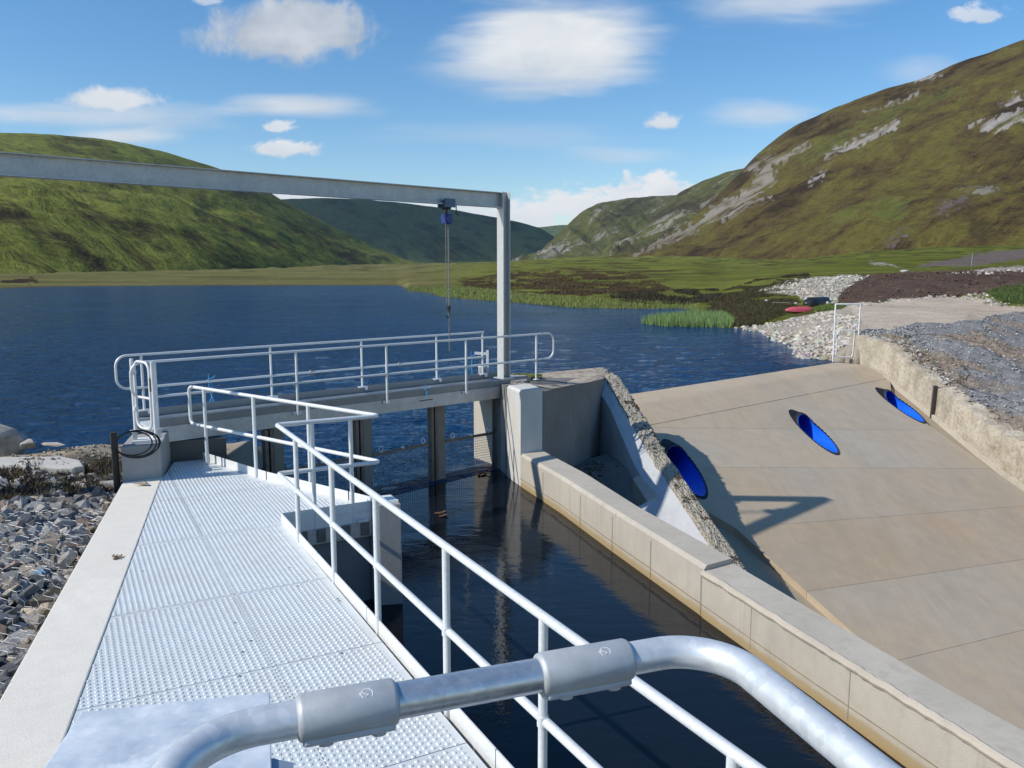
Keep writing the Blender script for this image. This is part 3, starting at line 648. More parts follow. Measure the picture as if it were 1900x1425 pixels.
for v in bm.verts:
    d = np.array(v.co[:]); q = d * 2.2 + 9; k = .72 + .5 * float(fbm(np.array([q[0] + q[2] * .7]), np.array([q[1] - q[2] * .4]), 4, 300)[0])
    v.co = Vector((d[0] * 1050 * k, d[1] * 780 * k, (d[2] * 190 if d[2] > 0 else d[2] * 60) * k))
me = bpy.data.meshes.new('cloud'); bm.to_mesh(me); bm.free(); me.materials.append(cm.m); co = bpy.data.objects.new('cloud', me); COLL.objects.link(co); co.location = (-2000, 3420, 1560)
tag(co, 'broad low cloud out of view, placed so its shadow lies on the hill at the head of the glen', None, None, 'structure')
# ================================================================== SPILLWAY
CD = V3(.7501, .6613); ND = V3(.6613, -.7501)                # along the crest, and downstream
PJ = V3(4.56, 24.27, -4.6); SLOPE = .325
def sp_z(x, y): return PJ[2] - SLOPE * (ND[0] * (x - PJ[0]) + ND[1] * (y - PJ[1]))
spill = thing('spillway', 'broad sloping concrete spillway with blue pipe mouths', 'spillway', (8, 22, sp_z(8, 22) - .5))
def cpt(c, d): return (PJ[0] + CD[0] * c + ND[0] * d, PJ[1] + CD[1] * c + ND[1] * d)
# crest: lofted profile, rounded lip towards the loch
prof = [(-2.80, -5.2), (-2.78, -4.36), (-2.70, -4.24), (-2.5, -4.20), (-2.0, -4.195), (-1.45, -4.20), (-1.25, -4.222), (-1.08, -4.265), (-.92, -4.32), (-.6, -4.418), (-.02, -4.6), (-.02, -5.3), (-2.78, -5.3)]
c0, c1 = -2.3, 15.1
bm_ = MB(); n = len(prof)
pa = [(*cpt(c0, d), z) for d, z in prof]; pb = [(*cpt(c1, d), z) for d, z in prof]
bm_.add(pa + pb, [(i, (i + 1) % n, (i + 1) % n + n, i + n) for i in range(n)] + [tuple(range(n)), tuple(range(2 * n - 1, n - 1, -1))])
bm_.build('crest', slab_mat(1, (.45, .41, .355)), spill)
# slabs between the joints, from the crest downwards; each joint line given by two points
def line_at(p, q, x): t = (x - p[0]) / (q[0] - p[0]); return (x, p[1] + (q[1] - p[1]) * t)
J = [(cpt(0, .012), cpt(10, .012)), ((4.7, 23.94), (15.36, 28.95)), ((5.73, 21.97), (15.12, 26.0)), ((7.61, 19.97), (14.98, 23.64)), ((6.26, 16.73), (11.68, 19.57)), ((7.49, 15.03), (11.04, 16.97)), ((7.2, 11.2), (11.2, 13.3)), ((7.2, 7.2), (11.2, 9.3)), ((7.2, 2.2), (11.2, 4.3))]
XR = lambda y: 14.86 + max(0, (29.1 - y)) * .205 if y < 29.1 else 14.86
XL = lambda y: 4.38 + (20.6 - y) * .47 if y < 20.6 else 3.0   # inner edge of the slabs beside the old wall
SLABC = [(.445, .405, .35), (.45, .41, .36), (.435, .39, .335), (.44, .38, .315), (.45, .41, .36), (.445, .405, .355), (.44, .40, .35), (.43, .39, .34)]
slab_objs = []
def slab_poly(k):
    (p0, q0), (p1, q1) = J[k], J[k + 1]; g = .009
    up = lambda x: line_at(p0, q0, x)[1] - g / 2; lo = lambda x: line_at(p1, q1, x)[1] + g / 2
    def clipx(fn, X, lowside):
        x = 9.0
        for _ in range(40):
            x = X(fn(x))
        return x
    ul, ur = clipx(up, XL, 1), clipx(up, XR, 0); ll, lr = clipx(lo, XL, 1), clipx(lo, XR, 0)
    if k == 0: ll = ul = 3.72
    pts = [(ll, lo(ll))]
    ur = min(ur, 24); lr = min(lr, 24)
    pts.append((lr, lo(lr)))
    if k == 0: ur = 15.55; pts.append((14.86, 29.3)); pts.append((14.86, 32.2)); pts.append((15.3, 33.2))
    pts.append((ur, up(ur)))
    if k == 1: pts += [(3.66, up(3.66)), (2.7, line_at(*J[0], 2.7)[1] - .01)]; pts[0] = (2.7, lo(2.7))
    else: pts.append((ul, up(ul)))
    return pts
for k in range(len(J) - 1):
    poly = slab_poly(k)
    m = MB(); m.prism(poly, [sp_z(x, y) - .32 for x, y in poly], [sp_z(x, y) for x, y in poly])
    slab_objs.append(m.build('slab', slab_mat(k + 2, SLABC[k]), spill))
# under-layer seen in the joints and as the lower ledges along both walls
m = MB(); lay = [(2.2, 22.0), (15.7, 33.95), (15.72, 29.0), (16.4, 24.6), (24, 2), (24, -4), (2, -4), (2.2, 12)]
m.prism(lay, [sp_z(x, y) - .8 for x, y in lay], [sp_z(x, y) - .17 for x, y in lay]); m.build('edge_ledge', slab_mat(12, (.36, .325, .27)), spill)

# pipes
PAX = V3(.51, -3.3, 0); PAX /= np.linalg.norm(PAX)
def pipe_mouth(top, bot, label):
    top, bot = np.array(top), np.array(bot); mid = (top + bot) / 2; mid[2] = sp_z(mid[0], mid[1])
    ax = V3(PAX[0], PAX[1], .0); ax /= np.linalg.norm(ax); sd = V3(-ax[1], ax[0], 0); sd /= np.linalg.norm(sd); upv = np.cross(ax, -sd); upv = upv if upv[2] > 0 else -upv
    Ri, Ro = .40, .44; Nn = V3(SLOPE * ND[0], SLOPE * ND[1], 1)
    root = thing('drain_pipe', label, 'pipe', tuple(mid), 'blue pipes cut flush with the spillway')
    hood = lambda e: .95 * max(0., float(e @ upv) - .30) ** 1.1      # the crown of the pipe stands a little proud of the slab
    def shell(R, corr, nseg, lift, seg=40, t0=-4.6):
        V, F = [], []
        for k in range(seg):
            th = 2 * PI * k / seg; e = sd * math.cos(th) + upv * math.sin(th)
            # where this generator meets the slope
            base = mid + e * R; d = (Nn @ (np.array([PJ[0], PJ[1], PJ[2]]) + V3(0, 0, lift) - base)) / (Nn @ ax) + hood(e)
            for j in range(nseg + 1):
                t = t0 + (d - t0) * j / nseg; rr = R + (corr * (.5 + .5 * math.sin(t * 2 * PI / .075)) if corr else 0)
                V.append(mid + e * rr + ax * t)
        for k in range(seg):
            for j in range(nseg):
                a_, b_ = k * (nseg + 1) + j, ((k + 1) % seg) * (nseg + 1) + j
                F.append((a_, b_, b_ + 1, a_ + 1))
        return V, F
    m = MB(); V, F = shell(Ri, 0, 30, .012); m.add(V, F); m.build('lining', MAT['blue'], root, smooth=True, angle=80)
    # end disc so that the bore runs back into darkness
    m = MB(); V, F = shell(Ri + .012, .022, 200, -.02, 40); m.add(V, F); m.build('corrugated_shell', MAT['blackpipe'], root, smooth=True, angle=80)
    # raised collar teeth: the cut corrugations standing round the mouth
    m = MB(); seg = 180; V, F = [], []
    for k in range(seg):
        th = 2 * PI * k / seg; e = sd * math.cos(th) + upv * math.sin(th)
        hi_ = .026 if (k // 2) % 2 else .006
        for R, zz in ((Ri - .004, -.02), (Ri - .004, hi_), (Ri + .030, hi_), (Ri + .034, -.02)):
            base = mid + e * R; d = (Nn @ (PJ - base)) / (Nn @ ax) + hood(e); V.append(base + ax * d + V3(0, 0, zz))
    for k in range(seg):
        for j in range(4): a_, b_ = k * 4, ((k + 1) % seg) * 4; F.append((a_ + j, a_ + (j + 1) % 4, b_ + (j + 1) % 4, b_ + j))
    m.add(V, F)
    m.build('cut_rim', MAT['blackpipe'], root)
    return mid, ax
cutters = []
for top, bot, lab in (((9.39, 27.78, 0), (9.9, 24.44, 0), 'blue lined black pipe mouth in the middle of the open spillway slope'),
                      ((14.31, 32.39, 0), (14.82, 29.13, 0), 'blue lined black pipe mouth beside the old concrete wall under the gravel bank'),
                      ((4.24, 23.0, 0), (4.82, 19.9, 0), 'blue lined pipe mouth in the shadow of the mossy wing wall')):
    mid, ax = pipe_mouth(top, bot, lab); cutters.append((mid, ax))
# cut the pipe bores out of the slabs
for mid, ax in cutters:
    m = MB(); m.cyl(mid - ax * 5, mid + ax * 5, .432, 48); cu = m.build('cutter', MAT['black'])
    for so in [o for o in spill.children if o.name.startswith(('slab', 'crest', 'edge_ledge'))]:
        if so.name.startswith('crest'): continue
        bo = so.modifiers.new('bore', 'BOOLEAN'); bo.operation = 'DIFFERENCE'; bo.object = cu; bo.solver = 'EXACT'
        dg = bpy.context.evaluated_depsgraph_get(); me = bpy.data.meshes.new_from_object(so.evaluated_get(dg))
        so.modifiers.remove(bo); so.data = me
    bpy.data.objects.remove(cu)

# ================================================================== RIGHT TRAINING WALL
tw = thing('training_wall', 'worn old concrete wall along the right edge of the spillway', 'wall', (15.6, 30, -6))
def wall_run(pts, thick, zdrop, name, mat, parent, jag=0., side=1, nper=6):
    """pts: (x, y, ztop) along the foot; the wall stands from zdrop below up to a slightly ragged top"""
    P = []
    for i in range(len(pts) - 1):
        for k in range(nper): P.append(np.array(pts[i]) + (np.array(pts[i + 1]) - np.array(pts[i])) * k / nper)
    P.append(np.array(pts[-1], float)); n = len(P); V, F = [], []
    for i, p in enumerate(P):
        d = (P[min(i + 1, n - 1)] - P[max(i - 1, 0)])[:2]; d /= np.linalg.norm(d); nn = V3(-d[1], d[0]) * side
        r = RNG.normal(0, jag, 4)
        q = p[:2] + nn * (thick + r[0])
        bz = sp_z(p[0], p[1]) - zdrop
        V += [(p[0], p[1], bz), (p[0] + nn[0] * (.05 + r[1]), p[1] + nn[1] * (.05 + r[1]), p[2] + r[2]), (q[0], q[1], p[2] + .05 + r[3]), (q[0], q[1], bz)]
    for i in range(n - 1):
        for k in range(4): F.append((i * 4 + k, i * 4 + (k + 1) % 4, i * 4 + 4 + (k + 1) % 4, i * 4 + 4 + k))
    F += [(0, 1, 2, 3), tuple(4 * (n - 1) + k for k in (3, 2, 1, 0))]
    m = MB(); m.add(V, F); return m.build(name, mat, parent)
WT = [(15.15, 36.9, -3.06), (15.35, 35.4, -3.12), (15.5, 34.2, -3.24), (15.55, 33.2, -3.6), (15.62, 32.2, -3.98), (15.66, 31.4, -4.15), (15.68, 30.45, -4.47)]
wall_run(WT, .55, .3, 'upper_wall', MAT['old_conc'], tw, .035, side=1)
WT2 = [(15.72, 30.4, -4.52), (15.70, 29.4, -4.6), (15.72, 28.5, -4.83), (15.76, 27.4, -5.16), (15.9, 25.8, -5.44), (16.1, 24.6, -5.66), (17.0, 20.5, -6.9), (18.6, 14.0, -8.8)]
wall_run(WT2, .6, .3, 'lower_wall', MAT['old_conc'], tw, .045, side=1)
m = MB(); m.beam((15.64, 30.43, -5.62), (15.69, 30.43, -4.40), .12, .10, up=(0, 1, 0)); m.build('joint_post', MAT['steel_dark'], tw)
# thin pale mortar kerb at its toe
m = MB()
for (x, y, z), (x2, y2, z2) in zip(WT[2:] + WT2[:-2], WT[3:] + WT2[1:-1]):
    m.beam((x - .05, y, sp_z(x, y) - .06), (x2 - .05, y2, sp_z(x2, y2) - .06), .07, .16)
m.build('toe_mortar', concrete('pale_mortar', (.56, .51, .42), .9), tw)

# ================================================================== OLD WING WALL
EDGE = [(2.55, 22.6, -2.80), (2.81, 21.5, -2.87), (3.04, 20.24, -3.33), (3.33, 19.26, -3.84), (3.53, 18.56, -4.25), (4.27, 15.98, -5.40), (5.0, 13.4, -6.6), (5.9, 10.2, -8.0)]
ww = thing('wing_wall', 'rough mossy-topped old wing wall with white inner slope', 'wall', (3.4, 19, -6))
dW = V3(.272, -.962); nL = V3(-.962, -.272)
def station(p, t):
    return np.array(p[:2]) + nL * t
E2 = []
for i in range(len(EDGE) - 1):
    for k in range(14): E2.append(np.array(EDGE[i]) + (np.array(EDGE[i + 1]) - np.array(EDGE[i])) * k / 14)
E2.append(np.array(EDGE[-1])); n = len(E2); V, F = [], []
NS = 9
for i, p in enumerate(E2):
    for k in range(NS):
        t = .44 * k / (NS - 1); q = station(p, t); edge = 0 if 0 < k < NS - 1 else 1
        r = RNG.normal(0, 1, 3) * (.010 if not edge else .014)
        V.append((q[0] + r[0], q[1] + r[1], p[2] + r[2] + (.03 if not edge else -.02)))
    V.append((p[0], p[1], sp_z(p[0], p[1]) - .5)); q = station(p, .44); V.append((q[0], q[1], sp_z(p[0], p[1]) - .5))
M_ = NS + 2
for i in range(n - 1):
    for k in range(NS - 1): F.append((i * M_ + k, i * M_ + k + 1, (i + 1) * M_ + k + 1, (i + 1) * M_ + k))
    F.append((i * M_ + NS - 1, i * M_ + NS + 1, (i + 1) * M_ + NS + 1, (i + 1) * M_ + NS - 1))
    F.append((i * M_, (i + 1) * M_, (i + 1) * M_ + NS, i * M_ + NS))
F.append(tuple(list(range(NS)) + [NS + 1, NS]))
m = MB(); m.add(V, F); m.build('rubble_coping', MAT['rubble'], ww, smooth=False)
# smooth rendered inner slope and inner face
def sheet(name, rows, mat, parent, thick=None):
    m = MB(); nr, nc = len(rows), len(rows[0])
    m.add([p for r in rows for p in r], [(i * nc + k, i * nc + k + 1, (i + 1) * nc + k + 1, (i + 1) * nc + k) for i in range(nr - 1) for k in range(nc - 1)])
    return m.build(name, mat, parent)
FLOOR = -4.55
rows = []
for p, o_, dz in ((EDGE[0], .74, -.08), (EDGE[1], .72, -.10), (EDGE[2], .66, -.14), (EDGE[3], .76, -.18), (EDGE[4], .80, -.20), ((3.83, 17.5, -4.72), .80, -.22)):
    a_ = station(p, .43); b_ = station(p, o_)
    c_ = station(p, o_ + .10)
    rows.append([(a_[0], a_[1], p[2] - .015), (b_[0], b_[1], p[2] + dz), (c_[0], c_[1], FLOOR - 1.2)])
sheet('rendered_face', rows, MAT['conc_white'], ww)
rows2 = []
for p in ((3.83, 17.5, -4.72), (4.27, 15.98, -5.40), (5.0, 13.4, -6.6), (5.9, 10.2, -8.0)):
    a_ = station(p, .43); b_ = station(p, .80); c_ = station(p, 2.3)
    rows2.append([(a_[0], a_[1], p[2] - .02), (b_[0], b_[1], p[2] - .22), (c_[0], c_[1], p[2] - .80)])
sheet('lower_slope', rows2, MAT['conc_white'], ww)
# buttress with a vertical lit face and a shaded end
m = MB(); p = (3.83, 17.5, -4.72); a_ = station(p, .70); b_ = station(p, .98)
q = a_ - dW * .75; q2 = b_ - dW * .75
m.prism([tuple(a_), tuple(b_), tuple(q2), tuple(q)], -6.5, [-4.89, -4.98, -4.68, -4.58]); m.build('buttress', MAT['conc'], ww)
m = MB()
for k in range(20):
    i = RNG.integers(3, 80); p = E2[i]; q = station(p, RNG.uniform(.08, .36)); s = RNG.uniform(.03, .075)
    v, f = ROCKS[k % 8]; m.add(v * np.array((s, s, s * .5)) + np.array((q[0], q[1], p[2] + .02)), [tuple(x) for x in f])
for k in range(150):
    i = int(RNG.triangular(10, 45, 92)); p = E2[i]; q = station(p, abs(RNG.normal(0, .07))); s = RNG.uniform(.02, .055)
    v, f = ROCKS[k % 8]; m.add(v * np.array((s * .8, s * 1.6, s * .55)) + np.array((q[0], q[1], p[2] + .012)), [tuple(x) for x in f])
m.build('moss_tufts', plain('dark_moss', (.030, .022, .012), .95), ww)

# ================================================================== CHANNEL WALL
IN = [(-.10, 16.87), (.17, 16.10), (.86, 14.30), (1.50, 12.40), (2.385, 9.88), (3.05, 7.98), (3.40, 7.04), (3.75, 6.06), (4.45, 4.0), (5.6, .6), (6.6, -2.4)]
OUT = [(.36, 17.10), (.61, 16.385), (1.32, 14.50), (1.953, 12.42), (2.80, 10.15), (3.575, 7.88), (3.90, 6.95), (4.30, 5.95), (5.05, 4.0), (6.2, .6), (7.2, -2.4)]
cw = thing('channel_wall', 'long pale concrete wall between the intake channel and the spillway', 'wall', (1.5, 12.4, -6))
ch = .05
def wall_part(name, i0, i1, zt, mat, push=0., zb=-9.0):
    m = MB(); V = []
    for i in range(i0, i1 + 1):
        a, b = np.array(IN[i]), np.array(OUT[i]); d = (b - a) / np.linalg.norm(b - a); a = a - d * push; b = b + d * push
        V += [(*a, zb), (*a, zt - ch), (*(a + d * ch), zt), (*b, zt), (*b, zb)]
    k = i1 - i0 + 1; F = [(i * 5 + j, i * 5 + (j + 1) % 5, i * 5 + 5 + (j + 1) % 5, i * 5 + 5 + j) for i in range(k - 1) for j in range(5)]
    F += [(0, 1, 2, 3, 4), tuple(5 * (k - 1) + j for j in (4, 3, 2, 1, 0))]
    m.add(V, F); return m.build(name, mat, cw)
def channel_conc():
    n = NT('channel_wall_concrete'); c = (.52, .475, .40)
    big = n.noise(.8, 5, .6); mid = n.noise(6, 5, .65); fine = n.noise(60, 3, .6)
    col = n.mix(n.ramp(big, [(.35, 0.), (.7, 1.)]), tuple(x * .84 for x in c), c)
    col = n.mix(n.ramp(mid, [(.28, .5), (.55, 0.)]), col, tuple(x * .74 for x in c))
    st = n.noise(4.0, 4, .6, vec=n.map((1.6, 1.6, .10)))
    col = n.mix(n.ramp(st, [(.56, 0.), (.75, .45)]), col, tuple(x * .6 for x in c))
    geo = n.n('ShaderNodeNewGeometry'); sx = n.n('ShaderNodeSeparateXYZ'); n.l(geo.outputs['Position'], sx.inputs[0])
    z = n.math('MULTIPLY_ADD', n.noise(5, 4), .07, sx.outputs[2])
    damp = n.ramp(n.math('MULTIPLY_ADD', z, 1.0, 5.0), [(.66, 1.), (.76, .75), (.80, .12), (.95, 0.)])     # old high-water stain
    col = n.mix(damp, col, (.36, .26, .125))
    h = n.math('MULTIPLY_ADD', mid, .6, fine)
    return n.set(base=col, rough=.9, spec=.08, normal=n.bump(h, .3, .012))
MAT['chan'] = channel_conc()
wall_part('raised_end', 0, 1, -2.43, concrete('pale_block_concrete', (.64, .62, .575), .88, bumps=.2))
wall_part('plain_length', 1, 4, -3.69, MAT['chan'])
wall_part('capped_length', 4, 10, -3.755, MAT['chan'], push=.012)
# rounded mortar cap ridge along the near length, uneven
m = MB(); P = []
for i in range(4, 10):
    for k in range(14):
        p = np.array(IN[i]) + (np.array(IN[i + 1]) - np.array(IN[i])) * k / 14; P.append((p[0] + RNG.normal(0, .004), p[1] + RNG.normal(0, .004), -3.785 + RNG.normal(0, .004)))
m.tube(P, .045, 8); m.build('mortar_lip', concrete('pale_lip_mortar', (.56, .50, .41), .86), cw, smooth=True)
# shutter joints
m = MB()
for i0, fr in ((1, .6), (2, .45), (3, .05), (3, .5), (3, .985), (4, .5), (5, .55), (7, .3)):
    a = np.array(IN[i0]) + (np.array(IN[i0 + 1]) - np.array(IN[i0])) * fr; d = np.array(IN[i0 + 1]) - np.array(IN[i0]); d /= np.linalg.norm(d)
    nn = V3(d[1], -d[0], 0); m.obb((a[0] + nn[0] * .0135, a[1] + nn[1] * .0135, -4.06), (V3(d[0], d[1], 0), nn, V3(0, 0, 1)), (.004, .002, .27))
m.build('shutter_joint', plain('joint_line', (.36, .32, .26), .9), cw)
m = MB()
for i in range(1, 9):
    a, q = np.array(IN[i]), np.array(IN[i + 1]); d = (q - a) / np.linalg.norm(q - a); nn = V3(d[1], -d[0]) * .014
    m.beam((*(a + nn), -4.19), (*(q + nn), -4.19), .006, .010)
m.build('pour_line', plain('pour_line_stain', (.30, .25, .18), .9), cw)

# ================================================================== ABUTMENT (solid ground behind the wall end) AND CHAMBER
ab = thing('abutment', 'rough sandy abutment top behind the handrail end with dark back wall', 'abutment', (1.2, 19, -4))
AB = [(.365, 17.12), (.62, 16.43), (.85, 17.4), (1.45, 18.6), (1.86, 19.35), (2.36, 21.0), (2.42, 21.9), (2.62, 22.5), (2.24, 22.6), (.64, 19.95), (-.06, 18.6), (-.34, 17.95), (-.10, 16.885)]
AZ = [-2.47, -2.50, -2.60, -2.67, -2.72, -2.86, -2.84, -2.82, -2.80, -2.60, -2.52, -2.52, -2.47]
m = MB(); m.prism(AB, -7.0, AZ); m.build('back_wall', MAT['conc_dark'], ab)
# sandy weathered top layer
def sandy():
    n = NT('weathered_sandy_concrete'); a = n.noise(5, 6, .7)
    col = n.ramp(a, [(.32, (.17, .10, .06)), (.46, (.40, .32, .23)), (.65, (.55, .48, .39))]); return n.set(base=col, rough=.95, normal=n.bump(a, .7, .04))
m = MB(); T2 = [AB[i] for i in (0, 2, 3, 4, 5, 6, 7, 8, 9, 10, 11)]; Z2 = [AZ[i] + .02 for i in (0, 2, 3, 4, 5, 6, 7, 8, 9, 10, 11)]
T2[0] = (.40, 17.1); m.prism(T2, [z - .015 for z in Z2], Z2); m.build('worn_top', sandy(), ab)
m = MB(); m.box((-.15, 17.6, -2.52), (.32, 18.55, -2.44), 0); m.build('bridge_seat', MAT['conc_grey'], ab)
mt = thing('moss_clump', 'green moss clump at the foot of the handrail end post', 'moss', (.28, 18.7, -2.55))
m = MB()
for k in range(60):
    a = RNG.uniform(0, 2 * PI); r = RNG.uniform(0, 1) ** .5; s = RNG.uniform(.07, .11); v, f = ROCKS[k % 8]
    m.add(v * s + np.array((.30 + .42 * r * math.cos(a), 18.75 + .32 * r * math.sin(a), -2.50 + .05 * (1 - r))), [tuple(x) for x in f])
m.build('cushion', MAT['moss'], mt)
m = MB(); m.prism([(.5, 16.5), (1.1, 15.0), (1.9, 12.7), (3.6, 14.6), (3.35, 17.0), (3.0, 18.3), (2.5, 20.0), (1.9, 19.4)], -8.0, [FLOOR, FLOOR - .3, -6.9, -6.9, FLOOR - .5, FLOOR - .1, FLOOR, FLOOR]); tag(m.build('chamber_floor', MAT['conc_dark']), 'dark rubble floor of the dry chamber', None, None, 'structure')
P, sz, cc = [], [], []
for k in range(140):
    t = RNG.uniform(0, 1); x = 1.25 + t * .8 + RNG.normal(0, .16); y = 16.3 + t * 2.6 + RNG.normal(0, .3)
    P.append((x, y, FLOOR)); sz.append(RNG.uniform(.02, .08)); c = RNG.uniform(.05, .2); cc.append((c, c * .92, c * .82))
scatter_rocks('rubble_debris', P, sz, cc, MAT['rocks'], label='loose dark rubble lying on the chamber floor', kind='stuff')
# end pier on the loch side of the bridge
ep = thing('end_pier', 'tall pale concrete end pier with a steel gate slot under the bridge end', 'pier', (-.5, 18, -6))
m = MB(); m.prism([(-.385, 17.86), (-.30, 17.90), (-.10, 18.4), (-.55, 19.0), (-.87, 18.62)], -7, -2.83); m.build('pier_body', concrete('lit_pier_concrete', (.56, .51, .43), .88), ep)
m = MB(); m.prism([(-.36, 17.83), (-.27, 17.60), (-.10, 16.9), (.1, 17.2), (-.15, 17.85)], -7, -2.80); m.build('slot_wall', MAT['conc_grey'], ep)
m = MB(); m.beam((-.40, 17.80, -7), (-.40, 17.80, -2.8), .06, .06, up=(0, 1, 0)); m.beam((-.33, 17.60, -7), (-.33, 17.60, -2.8), .06, .06, up=(0, 1, 0)); m.build('gate_guide', MAT['steel_brown'], ep)
# ================================================================== WALKWAY
E1 = V3(.8786, .4775); EA = V3(.4775, -.8786)                # across the walkway, and along it towards the camera
DECK = -3.12
ts = lambda x, y: (x * E1[0] + y * E1[1], x * EA[0] + y * EA[1])
xy = lambda t, s: (E1[0] * t + EA[0] * s, E1[1] * t + EA[1] * s)
RC = (-2.835, 9.87)                                          # inner corner of the recess
SL_ = lambda y: -3.133 + (5.63 - y) * .3235                  # right edge of the concrete strip
SLL = lambda y: -3.71 + (5.63 - y) * .318
BT = [(-5.42, 13.0), (-5.05, 13.20), (-3.77, 12.03), (-2.20, 10.84), (-1.78, 10.50)]
WALK = [(SL_(1.4), 1.4), (1.66, 1.4), RC, (-1.80, 10.42)] + BT[::-1][1:] + [(-5.19, 12.0), (SL_(11.9), 11.9)]
deck = thing('walkway_deck', 'perforated aluminium walkway deck laid in panels beside the channel', 'walkway', (-2, 7, DECK))
def clip(poly, n, c):
    out = []
    for i in range(len(poly)):
        p, q = np.array(poly[i]), np.array(poly[(i + 1) % len(poly)]); a, b = n @ p - c, n @ q - c
        if a <= 0: out.append(tuple(p))
        if a * b < 0: out.append(tuple(p + (q - p) * a / (a - b)))
    return out
TT = [(-3.2, -.35), (-.35, 1.288), (1.288, 3.6)]; SS = [-14.5, -11.75, -9.92, -7.94, -6.30, -4.62, -2.9, -1.2, .6]
def dimple():
    V, F = [], []; seg = 6
    for z, r in ((0, 1.), (.0065, .72)):
        for k in range(seg): t = 2 * PI * k / seg; V.append((.0165 * r * math.cos(t), .0215 * r * math.sin(t), z))
    V.append((0, 0, .0082))
    F4 = [(k, (k + 1) % seg, (k + 1) % seg + seg, k + seg) for k in range(seg)]; F3 = [(seg + k, seg + (k + 1) % seg, 2 * seg) for k in range(seg)]
    return np.array(V), np.array(F4), np.array(F3)
DV, DF4, DF3 = dimple()
ang = math.atan2(EA[1], EA[0]) - PI / 2
Rz = np.array([[math.cos(ang), -math.sin(ang), 0], [math.sin(ang), math.cos(ang), 0], [0, 0, 1]])
RECESS = [RC, (-1.80, 10.42), (2.2, 1.4), (1.66, 1.4)]
for i in range(len(SS) - 1):
    for t0, t1 in TT:
        g = .004
        poly = clip(clip(clip(clip(WALK, EA, SS[i + 1] - g), -EA, -(SS[i] + g)), E1, t1 - g), -E1, -(t0 + g))
        if len(poly) < 3: continue
        area = .5 * abs(sum(poly[k][0] * poly[(k + 1) % len(poly)][1] - poly[(k + 1) % len(poly)][0] * poly[k][1] for k in range(len(poly))))
        if area < .05: continue
        cx = sum(p[0] for p in poly) / len(poly); cy = sum(p[1] for p in poly) / len(poly)
        inner = [(cx + (x - cx) * .985, cy + (y - cy) * .985) for x, y in poly]
        pt = np.array([ts(*p) for p in poly]); lo, hi = pt.min(0), pt.max(0)
        T, Sg = np.meshgrid(np.arange(math.ceil(lo[0] / .05) * .05, hi[0], .05), np.arange(math.ceil(lo[1] / .058) * .058, hi[1], .058))
        T = T.copy(); Sg = Sg + (np.round(T / .05).astype(int) % 2) * .029
        X = E1[0] * T + EA[0] * Sg; Y = E1[1] * T + EA[1] * Sg; ok = inpoly(X, Y, inner)
        # keep a plain margin along the toe plates
        d1 = (X - RC[0]) * E1[0] + (Y - RC[1]) * E1[1]; ok &= ~((d1 > -.10) & ((X - RC[0]) * EA[0] + (Y - RC[1]) * EA[1] > -.02))
        db = ((X + 1.78) * (-.6) + (Y - 10.5) * (-.8)); ok &= db > .16
        P = np.stack([X[ok], Y[ok], np.full(ok.sum(), DECK)], -1); nd = len(P)
        base = np.array([(x, y, DECK) for x, y in poly] + [(x, y, DECK - .03) for x, y in poly]); nb = len(poly)
        a2 = sum(poly[k][0] * poly[(k + 1) % nb][1] - poly[(k + 1) % nb][0] * poly[k][1] for k in range(nb))
        topf = np.array([list(range(nb)) if a2 > 0 else list(range(nb))[::-1]])
        sides = np.array([(k, k + nb, (k + 1) % nb + nb, (k + 1) % nb) if a2 > 0 else (k, (k + 1) % nb, (k + 1) % nb + nb, k + nb) for k in range(nb)])
        V = [base]; F4 = [sides]; F3 = []
        if nd:
            V.append((P[:, None, :] + (DV @ Rz.T)[None]).reshape(-1, 3)); off = 2 * nb + np.arange(nd)[:, None, None] * len(DV)
            F4.append((off + DF4[None]).reshape(-1, 4)); F3.append((off + DF3[None]).reshape(-1, 3))
        b0 = sum(len(v) for v in V); hv, hf = [], []
        for _ in range(int(area * 2.2)):
            k = RNG.integers(len(X.ravel())); x, y = X.ravel()[k] + .025, Y.ravel()[k]
            if not inpoly(np.array([x]), np.array([y]), inner)[0]: continue
            hf.append([b0 + len(hv) + q for q in range(6)]); hv += [(x + .011 * math.cos(q * PI / 3), y + .011 * math.sin(q * PI / 3), DECK + .0088) for q in range(6)]
        if hv: V.append(np.array(hv))
        Fs = [topf] + [np.concatenate(F4)] + ([np.concatenate(F3)] if F3 else []) + ([np.array(hf)] if hf else [])
        mi = np.concatenate([np.zeros(sum(len(f) for f in Fs) - len(hf)), np.ones(len(hf))])
        mesh_np('grating_panel', np.concatenate(V), Fs, [MAT['alu'], MAT['steel_dark']], parent=deck, mi=mi)
# toe plates
def toe(name, p, q, z0, z1, th=.008, fl=0.):
    p, q = np.array(p, float), np.array(q, float); m = MB()
    m.beam((*p, (z0 + z1) / 2), (*q, (z0 + z1) / 2), th, z1 - z0)
    if fl:
        d = (q - p) / np.linalg.norm(q - p); nn = V3(d[1], -d[0]) * fl
        m.beam((*(p + nn / 2), z1 - .003), (*(q + nn / 2), z1 - .003), abs(fl) - th, .006)
    return m.build(name, MAT['toe'], deck)
SEGS = [RC, (-2.06, 8.44), (-1.29, 7.03), (-.10, 4.84), (1.66, 1.6)]
for a, b_ in zip(SEGS[:-1], SEGS[1:]):
    a, b_ = np.array(a), np.array(b_); d = (b_ - a) / np.linalg.norm(b_ - a); toe('toe_plate', a + d * .006, b_ - d * .006, DECK - .22, -3.01, fl=-.012)
for a, b_ in (((-5.02, 13.19), (-3.62, 11.90)), ((-3.60, 11.885), (-2.20, 10.82)), ((-2.18, 10.805), (-1.72, 10.455))): toe('toe_plate', a, b_, DECK - .1, DECK + .125)
